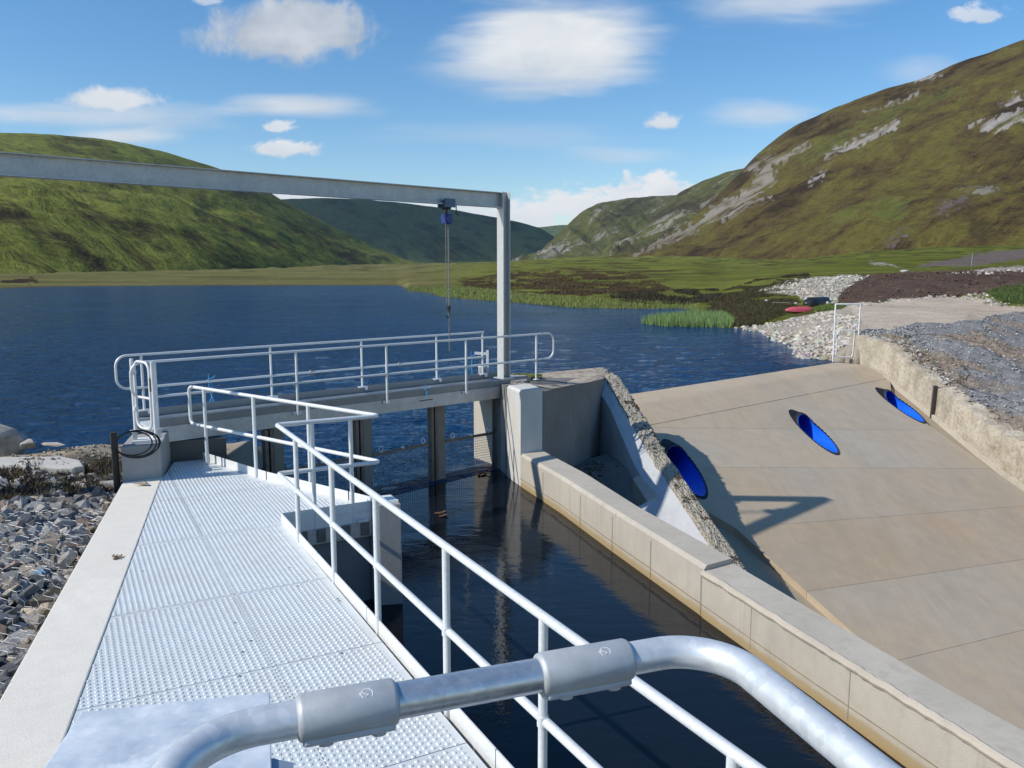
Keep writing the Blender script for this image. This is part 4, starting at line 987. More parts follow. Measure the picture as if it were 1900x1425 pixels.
toe('toe_plate', (RC[0] + .01, RC[1] + .005), (-1.80, 10.43), DECK - .22, -3.01)
# body of the intake wall under the walkway
iw = thing('intake_wall', 'shaded concrete side wall under the walkway with a steel bearer', 'wall', (-2.5, 9, -5))
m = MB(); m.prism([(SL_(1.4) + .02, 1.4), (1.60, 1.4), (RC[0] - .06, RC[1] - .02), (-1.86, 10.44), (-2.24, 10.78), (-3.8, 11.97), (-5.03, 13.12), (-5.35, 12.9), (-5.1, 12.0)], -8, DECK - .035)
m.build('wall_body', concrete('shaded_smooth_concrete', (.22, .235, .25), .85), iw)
Cd = V3(E1[0], E1[1], 0); Cn = V3(EA[0], EA[1], 0)
def on_c(t, off, z): p = np.array((RC[0], RC[1], 0)) + Cd * t + Cn * off; return (p[0], p[1], z)
m = MB(); m.beam(on_c(.12, .0, -3.37), on_c(1.16, .0, -3.37), .05, .20); m.build('bearer', MAT['galv_beam'], iw)
m = MB()
for t in (.25, .48, .80, 1.05): m.beam(on_c(t, .03, -3.45), on_c(t, .03, -3.28), .11, .02, up=tuple(Cn))
m.build('cleat', plain('grey_cleat_steel', (.17, .18, .19), .5, .4), iw)
m = MB(); m.beam(on_c(.95, .06, -3.24), on_c(1.08, .06, -3.24), .06, .02); m.build('bracket', MAT['white_paint'], iw)
pr_ = thing('corner_pier', 'concrete corner pier standing in the dark water at the recess', 'pier', (-1.6, 10.3, -5))
m = MB(); m.prism([(-1.70, 10.24), (-1.42, 10.30), (-1.58, 10.66), (-1.90, 10.52)], -7, -3.015); m.build('pier_body', MAT['conc_grey'], pr_, bevel=.012)
m = MB(); m.prism([(-1.78, 10.32), (-1.46, 10.36), (-1.60, 10.62), (-1.88, 10.50)], -3.0145, -2.985); m.build('steel_cap', MAT['toe'], pr_)
# concrete strip
ks = thing('concrete_strip', 'long pale concrete edge strip between the walkway and the caged stones', 'kerb', (-4.2, 8, DECK))
m = MB(); ys = [1.0, 3, 5.63, 8, 10, 11.72]; m.prism([(SLL(y), y) for y in ys] + [(-5.19, 12.02)] + [(SL_(y) - .004, y) for y in ys[::-1]], -4.6, DECK + .012); m.build('strip_body', MAT['conc_strip'], ks, bevel=.012)
fs = thing('flat_stone', 'flat tan stone lying on the end of the concrete strip', 'stone', (-5.25, 11.55, DECK))
m = MB(); v, f = ROCKS[2]; m.add(v * np.array((.17, .11, .055)) + np.array((-5.27, 11.52, DECK + .05)), [tuple(x) for x in f]); m.build('stone_body', plain('tan_stone', (.42, .34, .25), .9), fs)
for k, (x, y, s, lab) in enumerate(((-2.93, 4.62, .075, 'clump of dry brown leaves on the pale strip near the camera'), (-4.25, 8.55, .08, 'dry twig tuft on the strip beside the deck edge'), (-4.75, 8.3, .035, 'small dark leaf scrap in the middle of the concrete strip'))):
    m = MB()
    for q in range(26):
        a = RNG.uniform(0, 2 * PI); r = s * RNG.uniform(0, 1); L = s * RNG.uniform(.3, .7); p = V3(x + r * math.cos(a) * .7, y + r * math.sin(a) * 1.2, DECK + .016 + RNG.uniform(0, .02)); d = V3(math.cos(a * 3), math.sin(a * 3), RNG.uniform(-.1, .2))
        m.obb(p, (d / np.linalg.norm(d), V3(-d[1], d[0], 0) / np.hypot(d[0], d[1]), V3(0, 0, 1)), (L / 2, L / 7, .0015))
    tag(m.build('dry_leaves', MAT['leaf']), lab, 'leaves')

# ------------------------------------------------------------------ walkway handrail
TOP, MID = -1.91, -2.515; R_ = .0275
AP = [(-2.43, 9.12), (-1.765, 7.905), (-1.148, 6.775), (-.455, 5.475), (.172, 4.325), (.873, 3.035), (1.53, 1.85)]
A_END = (1.95, 1.08); C1 = (-2.853, 9.888); C2 = (-1.70, 10.50); BP = [(-4.83, 12.86), (-3.81, 12.06), (-2.83, 11.35)]; B_END = (-5.02, 13.02)
hr = thing('handrail', 'long galvanised handrail zigzagging along the walkway over the channel', 'handrail', (-2.4, 9.1, DECK), 'galvanised handrails')
p3 = lambda p, z: (p[0], p[1], z)
m = MB(); m.tube(fillet([p3(B_END, TOP), p3(C2, TOP), p3(C1, TOP), p3(A_END, TOP)], [0, .05, .16, 0][0:4] if False else [.05] * 4, 8), R_, 14); m.build('top_rail', MAT['galv'], hr, smooth=True)
m = MB(); m.tube(fillet([p3(B_END, MID), p3(C2, MID), p3(C1, MID), p3(A_END, MID)], [.05] * 4, 8), R_, 14); m.build('mid_rail', MAT['galv'], hr, smooth=True)
bd_ = np.array(B_END) - np.array(BP[1]); bd_ /= np.linalg.norm(bd_); be = np.array(B_END) + bd_ * .19
m = MB(); m.tube(fillet([p3(B_END, TOP), p3(be, TOP), p3(be, MID), p3(B_END, MID)], .17, 8), R_, 14); m.build('end_loop', MAT['galv'], hr, smooth=True)
for q in AP: m = MB(); m.tube([(q[0], q[1], -3.24), (q[0], q[1], TOP)], R_ * .97, 14); m.tube([(q[0], q[1], MID - .03), (q[0], q[1], MID + .03)], R_ * 1.22, 14); m.build('post', MAT['galv'], hr, smooth=True)
for q in BP: m = MB(); m.tube([(q[0], q[1], -3.20), (q[0], q[1], TOP)], R_ * .97, 14); m.build('post', MAT['galv'], hr, smooth=True)
for q in ((-2.475, 10.085), (-2.045, 10.32)):
    m = MB(); m.tube([(q[0], q[1], -3.38), (q[0], q[1], TOP)], [R_ * .97, R_ * .97], 14); m.build('post', MAT['galv'], hr, smooth=True)

# ================================================================== FOOTBRIDGE
BD = V3(.7623, .6472); BN = V3(-.6472, .7623)
F0 = V3(-2.40, 15.60); fp = lambda t, o=0.: F0 + BD * t + BN * o
T_L, T_R = -4.20, 3.14
br = thing('footbridge', 'narrow galvanised steel footbridge across the intake gates', 'bridge', (-2.4, 16, -2.6))
m = MB(); m.beam((*fp(T_L, .05), -2.66), (*fp(T_R, .05), -2.66), .10, .25); m.build('side_beam', MAT['galv_beam'], br)
m = MB(); m.beam((*fp(T_L, 1.10), -2.66), (*fp(T_R + .3, 1.10), -2.66), .10, .25); m.build('side_beam', MAT['galv_beam'], br)
for o_, nm in ((.02, 'kick_plate'), (1.13, 'kick_plate')):
    m = MB(); m.beam((*fp(T_L, o_), -2.47), (*fp(T_R + .55, o_), -2.47), .012, .135); m.build(nm, metal('kick_plate_steel_%d' % (o_ * 100), (.24, .25, .255), .5, .5, scale=.6), br)
m = MB(); m.beam((*fp(T_L, .575), -2.60), (*fp(T_R + .5, .575), -2.60), 1.0, .03); m.build('deck', MAT['alu'], br)
m = MB(); m.obb((*fp(.92, -.003), -2.63), (V3(*BD, 0), V3(*BN, 0), V3(0, 0, 1)), (.16, .002, .008)); m.build('rub_mark', MAT['steel_dark'], br)
BT_, BM_ = -1.475, -2.03; RB = .0215
def bridge_rail(off, tl, tr, posts, label, loops, zfoot, feet):
    h = thing('handrail', label, 'handrail', (*fp(0, off), -2.5), 'galvanised handrails')
    q = lambda t, z: (*fp(t, off), z)
    m = MB(); m.tube([q(tl, BT_), q(tr, BT_)], RB, 12); m.build('top_rail', MAT['galv'], h, smooth=True)
    m = MB(); m.tube([q(tl, BM_), q(tr, BM_)], RB, 12); m.build('mid_rail', MAT['galv'], h, smooth=True)
    for e, s in loops:
        m = MB(); m.tube(fillet([q(e, BT_), q(e + s * .36, BT_), q(e + s * .36, BM_), q(e, BM_)], .19, 8), RB, 12); m.build('end_loop', MAT['galv'], h, smooth=True)
    for t in posts:
        zf = -2.47 if (off < .5 and t > 3.3) else zfoot
        m = MB(); m.tube([q(t, zf), q(t, BT_)], RB, 12); po = m.build('post', MAT['galv'], h, smooth=True)
        m = MB()
        if feet == 'plate': m.obb((*fp(t, off), zf + .012), (V3(*BD, 0), V3(*BN, 0), V3(0, 0, 1)), (.10, .05, .012)); m.obb((*fp(t + .07, off - .03), zf - .02), (V3(*BD, 0), V3(*BN, 0), V3(0, 0, 1)), (.03, .01, .03))
        elif zf < -2.5:
            for s in (-1, 1): m.obb((*fp(t + s * .055, off + .035), zf + .03), (V3(*BD, 0), V3(*BN, 0), V3(0, 0, 1)), (.018, .018, .02))
            m.obb((*fp(t, off + .03), zf + .03), (V3(*BD, 0), V3(*BN, 0), V3(0, 0, 1)), (.075, .006, .03))
        else: m.obb((*fp(t, off), zf + .006), (V3(*BD, 0), V3(*BN, 0), V3(0, 0, 1)), (.06, .05, .006))
        m.build('foot_bracket', MAT['toe'], po)
    return h
bridge_rail(-.05, -4.20, 4.02, [-4.20, -1.83, 0.0, 1.88, 3.80], 'near handrail of the footbridge with rounded end loops', [(-4.20, -1), (3.95, 1)], -2.60, 'bolt')
bridge_rail(1.13, -4.10, 3.28, [-4.05, -1.77, .15, 1.98, 3.24], 'far handrail of the footbridge against the loch', [(-4.10, -1)], -2.43, 'plate')
# swing gate at the left end, standing on the block
sg = thing('swing_gate', 'small white tube gate closing the left end of the footbridge', 'gate', (-5.6, 12.5, -2.57))
ga, gb = V3(-5.40, 12.36), V3(-5.88, 12.74)
gq = lambda k, z: (*(ga + (gb - ga) * k), z)
for k in (0, 1.0): m = MB(); m.tube([gq(k, -2.62), gq(k, -1.42)], .028, 12); m.obb(gq(k, -2.56), (V3(*BD, 0), V3(*BN, 0), V3(0, 0, 1)), (.07, .07, .012)); m.build('gate_post', MAT['white_paint'], sg, smooth=True)
m = MB(); m.tube(fillet([gq(.16, -1.45), gq(.88, -1.45), gq(.88, -2.48), gq(.16, -2.48)], .13, 6, closed=True), .022, 12, closed=True); m.tube([gq(.16, -2.0), gq(.88, -2.0)], .02, 10); m.build('gate_leaf', MAT['white_paint'], sg, smooth=True)
for z in (-1.62, -2.2): m = MB(); m.obb(gq(.94, z), (V3(*BD, 0), V3(*BN, 0), V3(0, 0, 1)), (.03, .055, .03)); m.build('hinge', MAT['galv'], sg)
m = MB(); m.obb(gq(.08, -1.78), (V3(*BD, 0), V3(*BN, 0), V3(0, 0, 1)), (.022, .05, .10)); m.build('latch', MAT['black'], sg)
# concrete block
blk = thing('bridge_block', 'square grey concrete block carrying the left end of the footbridge', 'block', (-5.5, 12.4, DECK))
m = MB(); m.prism([(-5.66, 11.75), (-5.19, 11.98), (-5.55, 13.25), (-6.02, 13.05)], -4.5, -2.60); m.build('block_body', MAT['conc_grey'], blk, bevel=.012)
m = MB(); m.prism([(-5.60, 11.98), (-5.22, 12.16), (-5.30, 12.42), (-5.66, 12.25)], -2.599, -2.565); m.build('steel_base', MAT['toe'], blk)
for s in (0, 1): m = MB(); p = V3(-5.60, 12.10) + V3(.30, .14) * s; m.box((p[0] - .03, p[1] - .03, -2.60), (p[0] + .03, p[1] + .03, -2.42), .45); m.build('base_lug', MAT['galv_beam'], blk)
# face under the left bridge end; its dark base colour carries the shade there
ha = thing('left_abutment', 'concrete face coloured dark for the shade beneath the left end of the footbridge', 'abutment', (-5.2, 13.2, -3.5))
m = MB(); m.prism([(-5.50, 13.10), (-5.08, 13.24), (-4.70, 13.38), (-5.9, 14.6), (-6.4, 14.2)], -7, -2.80); m.build('abutment_body', concrete('shade_dark_face', (.20, .185, .165), .6), ha)
hs = thing('hose_coil', 'coil of black hose hung on the concrete block', 'hose', (-5.42, 11.83, -2.57))
m = MB()
hx = V3(.897, .44, 0); hz = V3(-.10, .18, .975); hz /= np.linalg.norm(hz)
for k, (ra, rb, dx, dz, off) in enumerate(((.285, .20, 0, 0, 0), (.27, .19, -.02, .01, .02), (.30, .185, .0, .012, .035), (.25, .17, -.06, .02, .05))):
    pts = [V3(-5.43, 11.80, -2.56) + hx * (ra * math.cos(t) + dx) + hz * (rb * math.sin(t) + dz) - V3(-.44, .897, 0) * (.01 + off * .6) for t in np.linspace(0, 2 * PI, 48, endpoint=False)]
    m.tube(pts, .0105, 8, closed=True)
m.build('coiled_hose', MAT['black'], hs, smooth=True)
bp = thing('steel_stake', 'dark steel stake standing against the concrete block', 'post', (-5.82, 11.86, DECK))
m = MB(); m.tube([(-5.80, 11.86, -3.6), (-5.80, 11.86, -2.40)], .048, 12); m.build('stake_tube', MAT['steel_dark'], bp, smooth=True)

# ------------------------------------------------------------------ gate piers and screens under the bridge
GP = [(-4.13, 14.14), (-2.79, 15.33), (-1.51, 16.62)]
for (x, y), lab in zip(GP, ('gate pier nearest the left bank under the footbridge', 'mossy stained gate pier in the middle under the footbridge', 'slim gate pier nearest the pale end pier under the footbridge')):
    r = thing('gate_pier', lab, 'pier', (x, y, -5), 'gate piers under the footbridge')
    q = lambda a, o_: tuple(V3(x, y) + BD * a + BN * o_)
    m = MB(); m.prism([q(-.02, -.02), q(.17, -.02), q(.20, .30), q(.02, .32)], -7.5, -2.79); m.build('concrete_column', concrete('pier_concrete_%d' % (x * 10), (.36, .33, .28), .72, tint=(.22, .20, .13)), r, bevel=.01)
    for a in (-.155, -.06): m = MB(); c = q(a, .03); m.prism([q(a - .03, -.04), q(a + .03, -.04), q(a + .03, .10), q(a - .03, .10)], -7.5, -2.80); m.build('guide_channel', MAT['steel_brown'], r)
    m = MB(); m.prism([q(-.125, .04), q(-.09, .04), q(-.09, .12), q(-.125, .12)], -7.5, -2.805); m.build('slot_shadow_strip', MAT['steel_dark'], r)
def screen(p, q, label, zt=-3.575):
    p, q = np.array(p, float), np.array(q, float); L = np.linalg.norm(q - p); d = (q - p) / L
    r = thing('trash_screen', label, 'screen', (*((p + q) / 2), zt), 'mesh screens between the gate piers')
    m = MB(); m.beam((*p, zt), (*q, zt), .05, .05); m.build('top_bar', MAT['steel_brown'], r)
    m = MB(); k = 0
    for i in range(int(L / .055)):
        c = p + d * (i + .5) * .055; m.beam((*c, zt - .03), (*c, -4.9), .006, .006, up=(0, 1, 0))
    for j in range(15): m.beam((*p, zt - .06 - j * .055), (*q, zt - .06 - j * .055), .006, .006)
    m.build('wire_mesh', plain('screen_wire', (.30, .27, .22), .6, .5), r)
    for f_ in (.14, .86):
        c = p + d * L * f_; m = MB(); pts = [V3(*c, zt + .085) + V3(*d, 0) * .045 * math.cos(t) + V3(0, 0, 1) * .055 * math.sin(t) for t in np.linspace(0, 2 * PI, 20, endpoint=False)]
        m.tube(pts, .012, 8, closed=True); m.build('lifting_eye', MAT['galv'], r, smooth=True)
    m = MB(); m.obb((*((p + q) / 2), zt + .035), (V3(*d, 0), V3(-d[1], d[0], 0), V3(0, 0, 1)), (.02, .03, .02)); m.build('bar_clip', MAT['galv'], r)
G = lambda i, a, o_=.02: tuple(V3(*GP[i]) + BD * a + BN * o_)
screen(G(0, .19), G(1, -.17), 'wire mesh screen between the left and the middle gate pier')
screen(G(1, .19), G(2, -.17), 'wire mesh screen between the middle and the right gate pier')
screen(G(2, .19), (-.36, 17.62), 'wire mesh screen in front of the pale end pier')

# ------------------------------------------------------------------ gantry
gt = thing('gantry', 'tall galvanised lifting gantry of I-beams above the footbridge', 'gantry', (-.18, 18.06, -2.5))
GD = V3(.7277, .6859); g0 = V3(-.18, 18.06); gl = g0 - GD * 10.35
GN = V3(-.6859, .7277, 0)
def ibeam(m, p, q, web_up, flange_dir, depth, width, tf=.016, tw=.012):
    p, q = np.array(p, float), np.array(q, float); c = web_up
    m.beam(p, q, *((tw, depth - 2 * tf)), up=tuple(web_up))
    for s in (-1, 1): o_ = np.array(web_up) * s * (depth / 2 - tf / 2); m.beam(p + o_, q + o_, width, tf, up=tuple(web_up))
BZ = 1.375
m = MB(); ibeam(m, (*(gl - GD * .1), BZ), (*(g0 - GD * .10), BZ), V3(0, 0, 1), GN, .315, .17); m.build('runway_beam', MAT['galv_beam'], gt)
m = MB(); ibeam(m, (*g0, -2.44), (*g0, 1.55), V3(*GD, 0), GN, .20, .20); m.build('column', metal('gantry_column_steel', (.60, .60, .58), .45, .48, scale=.7), gt)
m = MB(); ibeam(m, (*gl, -3.3), (*gl, 1.21), V3(*GD, 0), GN, .20, .20); m.build('column', MAT['galv_beam'], gt)
for c, z in ((g0, -2.44), (gl, -3.3)): m = MB(); m.obb((*c, z + .01), (V3(*GD, 0), GN, V3(0, 0, 1)), (.16, .16, .012)); m.build('base_plate', MAT['galv_beam'], gt)
m = MB(); m.obb((*(g0 - GD * .112), BZ), (V3(*GD, 0), GN, V3(0, 0, 1)), (.010, .1, .17)); m.build('end_plate', MAT['galv_beam'], gt)
ho = thing('chain_hoist', 'blue hand chain hoist hanging from the gantry beam', 'hoist', (-1.3, 17, .9))
h0 = g0 - GD * 1.56
hq = lambda a, o_, z: V3(*(h0 + GD * a), z) + GN * o_
ax3 = (V3(*GD, 0), GN, V3(0, 0, 1))
m = MB()
for s in (-1, 1):
    m.obb(hq(0, s * .115, 1.24), ax3, (.13, .012, .085))
    for a in (-.08, .08): m.cyl(hq(a, s * .105, 1.26), hq(a, s * .05, 1.26), .055, 16)
m.build('trolley', plain('hoist_trolley_paint', (.06, .13, .24), .4), ho)
m = MB(); m.tube([hq(0, -.13, 1.14), hq(0, .13, 1.14)], .02, 8); m.tube([hq(0, 0, 1.14), hq(0, 0, 1.02)], .022, 8); m.tube([hq(.17, -.1, 1.2), hq(.17, -.1, 1.03), hq(.24, -.1, 1.01)], .012, 6); m.build('suspension_hook', MAT['black'], ho, smooth=True)
m = MB(); m.obb(hq(0, 0, .93), ax3, (.085, .07, .10)); m.cyl(hq(0, -.10, .93), hq(0, .10, .93), .085, 20); m.build('hoist_body', MAT['blue_paint'], ho, bevel=.012)
def chain(name, a, o_, z0, z1, r, pitch, parent):
    m = MB(); k = 0; z = z0
    while z > z1:
        d = (V3(*GD, 0) if k % 2 else GN); c = hq(a, o_, z)
        pts = [c + d * r * math.cos(t) + V3(0, 0, 1) * pitch * .72 * math.sin(t) for t in np.linspace(0, 2 * PI, 8, endpoint=False)]
        m.tube(pts, r * .38, 5, closed=True); z -= pitch; k += 1
    return m.build(name, MAT['chain'], parent, smooth=True)
chain('load_chain', .055, .02, .84, -1.75, .013, .036, ho); chain('load_chain', .02, -.03, .84, -.85, .013, .036, ho)
chain('hand_chain', -.075, -.06, .84, -.75, .010, .030, ho)
m = MB(); m.obb(hq(.02, -.01, -.86), ax3, (.03, .03, .05)); m.tube([hq(.02, -.01, -.90), hq(.05, -.01, -1.0), hq(.0, -.01, -1.06), hq(-.04, -.01, -1.0)], .012, 6); m.build('bottom_hook', MAT['black'], ho, smooth=True)

# gauge tube and bracket on the far side
gg = thing('gauge_tube', 'grey stilling tube for the level gauge behind the footbridge', 'gauge', (-.69, 18.85, -2.6))
m = MB(); m.tube([(-.69, 18.9, -5), (-.69, 18.9, -2.29)], .085, 18); m.build('tube_body', plain('grey_plastic_tube', (.36, .38, .40), .5), gg, smooth=True)
m = MB(); m.tube([(-.69, 18.9, -2.30), (-.69, 18.9, -2.265)], .094, 18); m.build('tube_cap', MAT['toe'], gg, smooth=True)
ga_ = thing('davit_post', 'short white post with a side arm behind the footbridge', 'post', (-.565, 18.9, -2.6))
m = MB(); m.obb((-.565, 18.95, -2.45), (V3(1, 0, 0), V3(0, 1, 0), V3(0, 0, 1)), (.03, .03, .53)); m.build('upright', MAT['white_paint'], ga_)
m = MB(); m.beam((-.60, 18.95, -2.0), (-.86, 18.95, -1.985), .05, .06); m.build('side_arm', MAT['white_paint'], ga_)
# twine ties on the rails
for t, off, z, L, lab in ((-2.92, 1.13, BM_, .42, 'blue twine knotted on the far rail left of the middle'), (2.93, 1.13, BM_, .9, 'thin blue twine hanging from the far rail near the gantry column'), (.9, -.05, -2.44, .10, 'blue twine knot on the edge of the footbridge deck')):
    m = MB(); p = V3(*fp(t, off), z)
    m.tube([p + V3(RNG.normal(0, .008), RNG.normal(0, .008), -L * k / 6) for k in range(7)], .007, 5)
    if L < .5: m.tube([p + V3(.02 + RNG.normal(0, .01), RNG.normal(0, .008), -L * .9 * k / 5 - .02) for k in range(6)], .008, 5)
    m.tube(fillet([p + V3(-.05, 0, .02), p + V3(0, -.03, .05), p + V3(.05, 0, .06), p + V3(.10, .0, .10)], .02), .006, 5)
    m.tube([p + V3(-.01, -.01, .03), p + V3(-.015, -.02, .14)], .006, 5)
    tag(m.build('twine', MAT['twine'], smooth=True), lab, 'twine')
for t, lab in ((-.95, 'small shackle clipped on the far rail near the middle'), (1.05, 'dark ring clipped on the far rail right of the middle')):
    m = MB(); p = V3(*fp(t, 1.13), BM_ - .01); m.tube([p + V3(*BD, 0) * .045 * math.cos(a) + V3(0, 0, 1) * .05 * math.sin(a) for a in np.linspace(0, 2 * PI, 16, endpoint=False)], .012, 6, closed=True); tag(m.build('rail_ring', MAT['chain'], smooth=True), lab, 'ring')

# ================================================================== NEAR GUARD RAIL AND COVER PLATE
gr = thing('guard_rail', 'thick galvanised tube guard rail with two couplers close to the camera', 'guard rail', (0, 1.2, -1.75), 'galvanised handrails')
NZ = -.647
ra_, rb_ = V3(-.307, 1.118, NZ), V3(.190, 1.300, NZ); rd = (rb_ - ra_) / np.linalg.norm(rb_ - ra_)
RT = .0268
at = lambda k: ra_ + rd * k
L_ = np.linalg.norm(rb_ - ra_)
m = MB(); m.tube([at(.13), at(L_ - .15)], RT, 32); m.build('cross_tube', MAT['galv_near'], gr, smooth=True)
cp = .152
lft = fillet([at(.05), at(-.155), V3(-.415, .78, NZ - .02), V3(-.42, .35, NZ - .03)], [.1, .16, .1, .1], 14)
rgt = fillet([at(L_ - .06), at(L_ + .17), V3(.565, .72, NZ - .01), V3(.60, .2, NZ - .02)], [.1, .20, .1, .1], 14)
GM = metal('dull_galvanised_bend', (.72, .75, .77), .42, .44, scale=1.2, dirt=.45, spang=.5)
m = MB(); m.tube(lft, RT, 32); m.build('left_bend', GM, gr, smooth=True)
m = MB(); m.tube(rgt, RT, 32); m.build('right_bend', GM, gr, smooth=True)
def coupler(a, b_):
    m = MB(); pts = [at(a), at(a + .003), at(a + .008), at(b_ - .008), at(b_ - .003), at(b_)]
    m.tube(pts, [RT + .0015, RT + .0058, RT + .0075, RT + .0075, RT + .0058, RT + .0015], 32)
    cpl = m.build('coupler', MAT['cast'], gr, smooth=True, angle=60)
    m = MB(); sd = np.cross(rd, V3(0, 0, 1)); dn = (sd * .35 + V3(0, 0, -1)); dn /= np.linalg.norm(dn)
    c = at((a + b_) / 2) + dn * (RT + .003); m.obb(c, (rd, np.cross(dn, rd), dn), ((b_ - a) / 2 - .006, .017, .009)); m.build('set_screw_rib', MAT['cast'], cpl, bevel=.004)
    for k in (.27, .80):
        c = at(a + (b_ - a) * k); m = MB(); m.tube([c + dn * (RT + .010), c + dn * (RT + .016), c + dn * (RT + .0175)], [.0105, .0105, .008], 16); m.build('set_screw', MAT['cast'], cpl, smooth=True)
    # raised maker's roundel on top
    up = V3(0, 0, 1) * .82 - sd * -.45; up = V3(0, 0, 1) * .86 + np.cross(V3(0, 0, 1), rd) * -.5; up /= np.linalg.norm(up)
    c = at(a + (b_ - a) * .68) + up * (RT + .0072); s2 = np.cross(up, rd)
    m = MB(); m.tube([c + rd * .0085 * math.cos(t) + s2 * .0085 * math.sin(t) - up * .0012 * abs(math.sin(t)) for t in np.linspace(-.7, 3.9, 18)], .0009, 6)
    m.tube([c + rd * (.004 * math.sin(t) - .002) + s2 * (.0016 * t - .005) for t in np.linspace(0, 6, 14)], .0008, 6)
    m.tube([c + rd * (-.0085 + .002 * math.cos(t)) + s2 * (.002 * math.sin(t) + .001) for t in np.linspace(0, 5, 12)], .0008, 6)
    m.build('cast_mark', MAT['white_paint'], cpl, smooth=True)
coupler(-.004, cp - .010); coupler(L_ - .158, L_ + .004)
for p in (V3(-.42, .30, NZ - .03), V3(.60, .15, NZ - .02)):
    m = MB(); m.tube([p, V3(p[0], p[1], -1.75)], RT, 20); m.build('post', MAT['galv_near'], gr, smooth=True)
pf = thing('viewing_platform', 'small steel platform the viewer stands on', 'platform', (0, 0, -1.75), None)
m = MB(); m.box((-.48, -1.2, -1.80), (.66, .42, -1.75)); m.build('platform_deck', MAT['alu'], pf)
for x, y in ((-.42, .30), (.60, .15), (-.42, -1.1), (.60, -1.1)): m = MB(); m.cyl((x, y, -1.8), (x, y, -3.1 if x < 0 else -4.4), .04); m.build('platform_leg', MAT['galv_beam'], pf)
cb = thing('control_cabinet', 'low galvanised steel cabinet with a mottled flat lid below the guard rail', 'cabinet', (-1.2, 2.7, DECK))
lid = [(-1.657, 2.985), (-.976, 3.135), (-.80, 2.55), (-.72, 2.0), (-1.45, 1.9), (-1.60, 2.62)]
m = MB(); m.prism(lid, -1.722, -1.70); m.build('lid', MAT['galv_plate'], cb, bevel=.004)
m = MB(); m.prism([(-1.62, 2.94), (-1.03, 3.06), (-.86, 2.72), (-.765, 2.69), (-.69, 2.0), (-1.42, 1.95)], DECK + .012, -1.7225); m.build('body', metal('cabinet_side_steel', (.35, .42, .50), .6, .4, scale=.8), cb)
# ================================================================== LEFT BANK
def bank_z(x, y):
    e = -(x + 8.62) * .655 + (y - 13.68) * .755 - (fbm(x * 1.3, y * 1.3, 3, 51) - .5) * .5        # distance beyond the crest of the bank towards the loch
    strip = np.clip((SLL(y) - x) / 1.0, 0, 1)
    z = -3.22 + .10 * strip + (fbm(x * .8, y * .8, 4, 52) - .5) * .22
    return np.where(e > 0, z - np.clip(e, 0, 9) * .75, z)
def left_bank():
    X, Y = np.meshgrid(np.linspace(-22, -3.2, 260), np.linspace(1.0, 26, 300)); Z = bank_z(X, Y) - .10
    lim = X > SLL(Y) - .04; Z = np.where(lim & (Y < 12.2), -4.4, Z); Z = np.where((X > -6.05) & (Y > 11.7), np.minimum(Z, -3.6), Z); Z = np.where((X > -5.4) & (Y > 12.5), -5.6, Z)
    n1 = fbm(X * .9, Y * .9, 5, 53)[..., None]; up = np.clip((Y - 10.6 + X * .12) / 1.6, 0, 1)[..., None]
    dark = np.array((.045, .038, .028)) * (1 - n1) + np.array((.09, .075, .05)) * n1
    sand = np.array((.34, .28, .20)) * (1 - n1) + np.array((.46, .40, .31)) * n1
    e = (-(X + 8.62) * .655 + (Y - 13.68) * .755)[..., None]
    k = np.clip((e + 1.1) / .35 + (n1 - .5) * 3, 0, 1)
    col = dark * (1 - k) + sand * k
    nr, nc = X.shape; idx = np.arange(nr * nc).reshape(nr, nc)
    F = np.stack([idx[:-1, :-1], idx[:-1, 1:], idx[1:, 1:], idx[1:, :-1]], -1).reshape(-1, 4)
    mesh_np('bank_ground', np.stack([X, Y, Z], -1).reshape(-1, 3), F, rock_mat('gravelly_bank', 1.2), col=col.reshape(-1, 3), smooth=True, kind='structure', label='dark gravelly bank left of the walkway')
left_bank()
GREYS = np.array([(.20, .215, .23), (.15, .165, .185), (.26, .27, .275), (.33, .325, .31), (.23, .21, .185), (.30, .27, .22), (.12, .13, .15), (.40, .40, .40), (.24, .19, .17)])
P, sz, cc = [], [], []
while len(P) < 5600:
    y = RNG.uniform(3.2, 13.2); x = RNG.uniform(-11.5, SLL(y) - .05)
    if x < -.66 * y - 1.0: continue
    e = -(x + 8.62) * .655 + (y - 13.68) * .755
    if e > -.9 and RNG.uniform() > .18: continue
    if y > 11.65 and x > -5.95: continue
    big = RNG.uniform() ** 3
    s = .04 + .16 * big
    if e > -2.2: s *= .6
    P.append((x, y, float(bank_z(x, y)) - .06 + RNG.uniform(-.03, .03))); sz.append(s)
    c = GREYS[RNG.choice(9, p=[.2, .16, .18, .10, .12, .08, .08, .03, .05])] * RNG.uniform(.6, 1.7) * np.array((1.10, 1.03, .95)); cc.append(c)
scatter_rocks('caged_stones', P, sz, cc, MAT['rocks'], tilt=.55, kind='stuff', label='angular grey stones packed in the wire cage beside the strip')
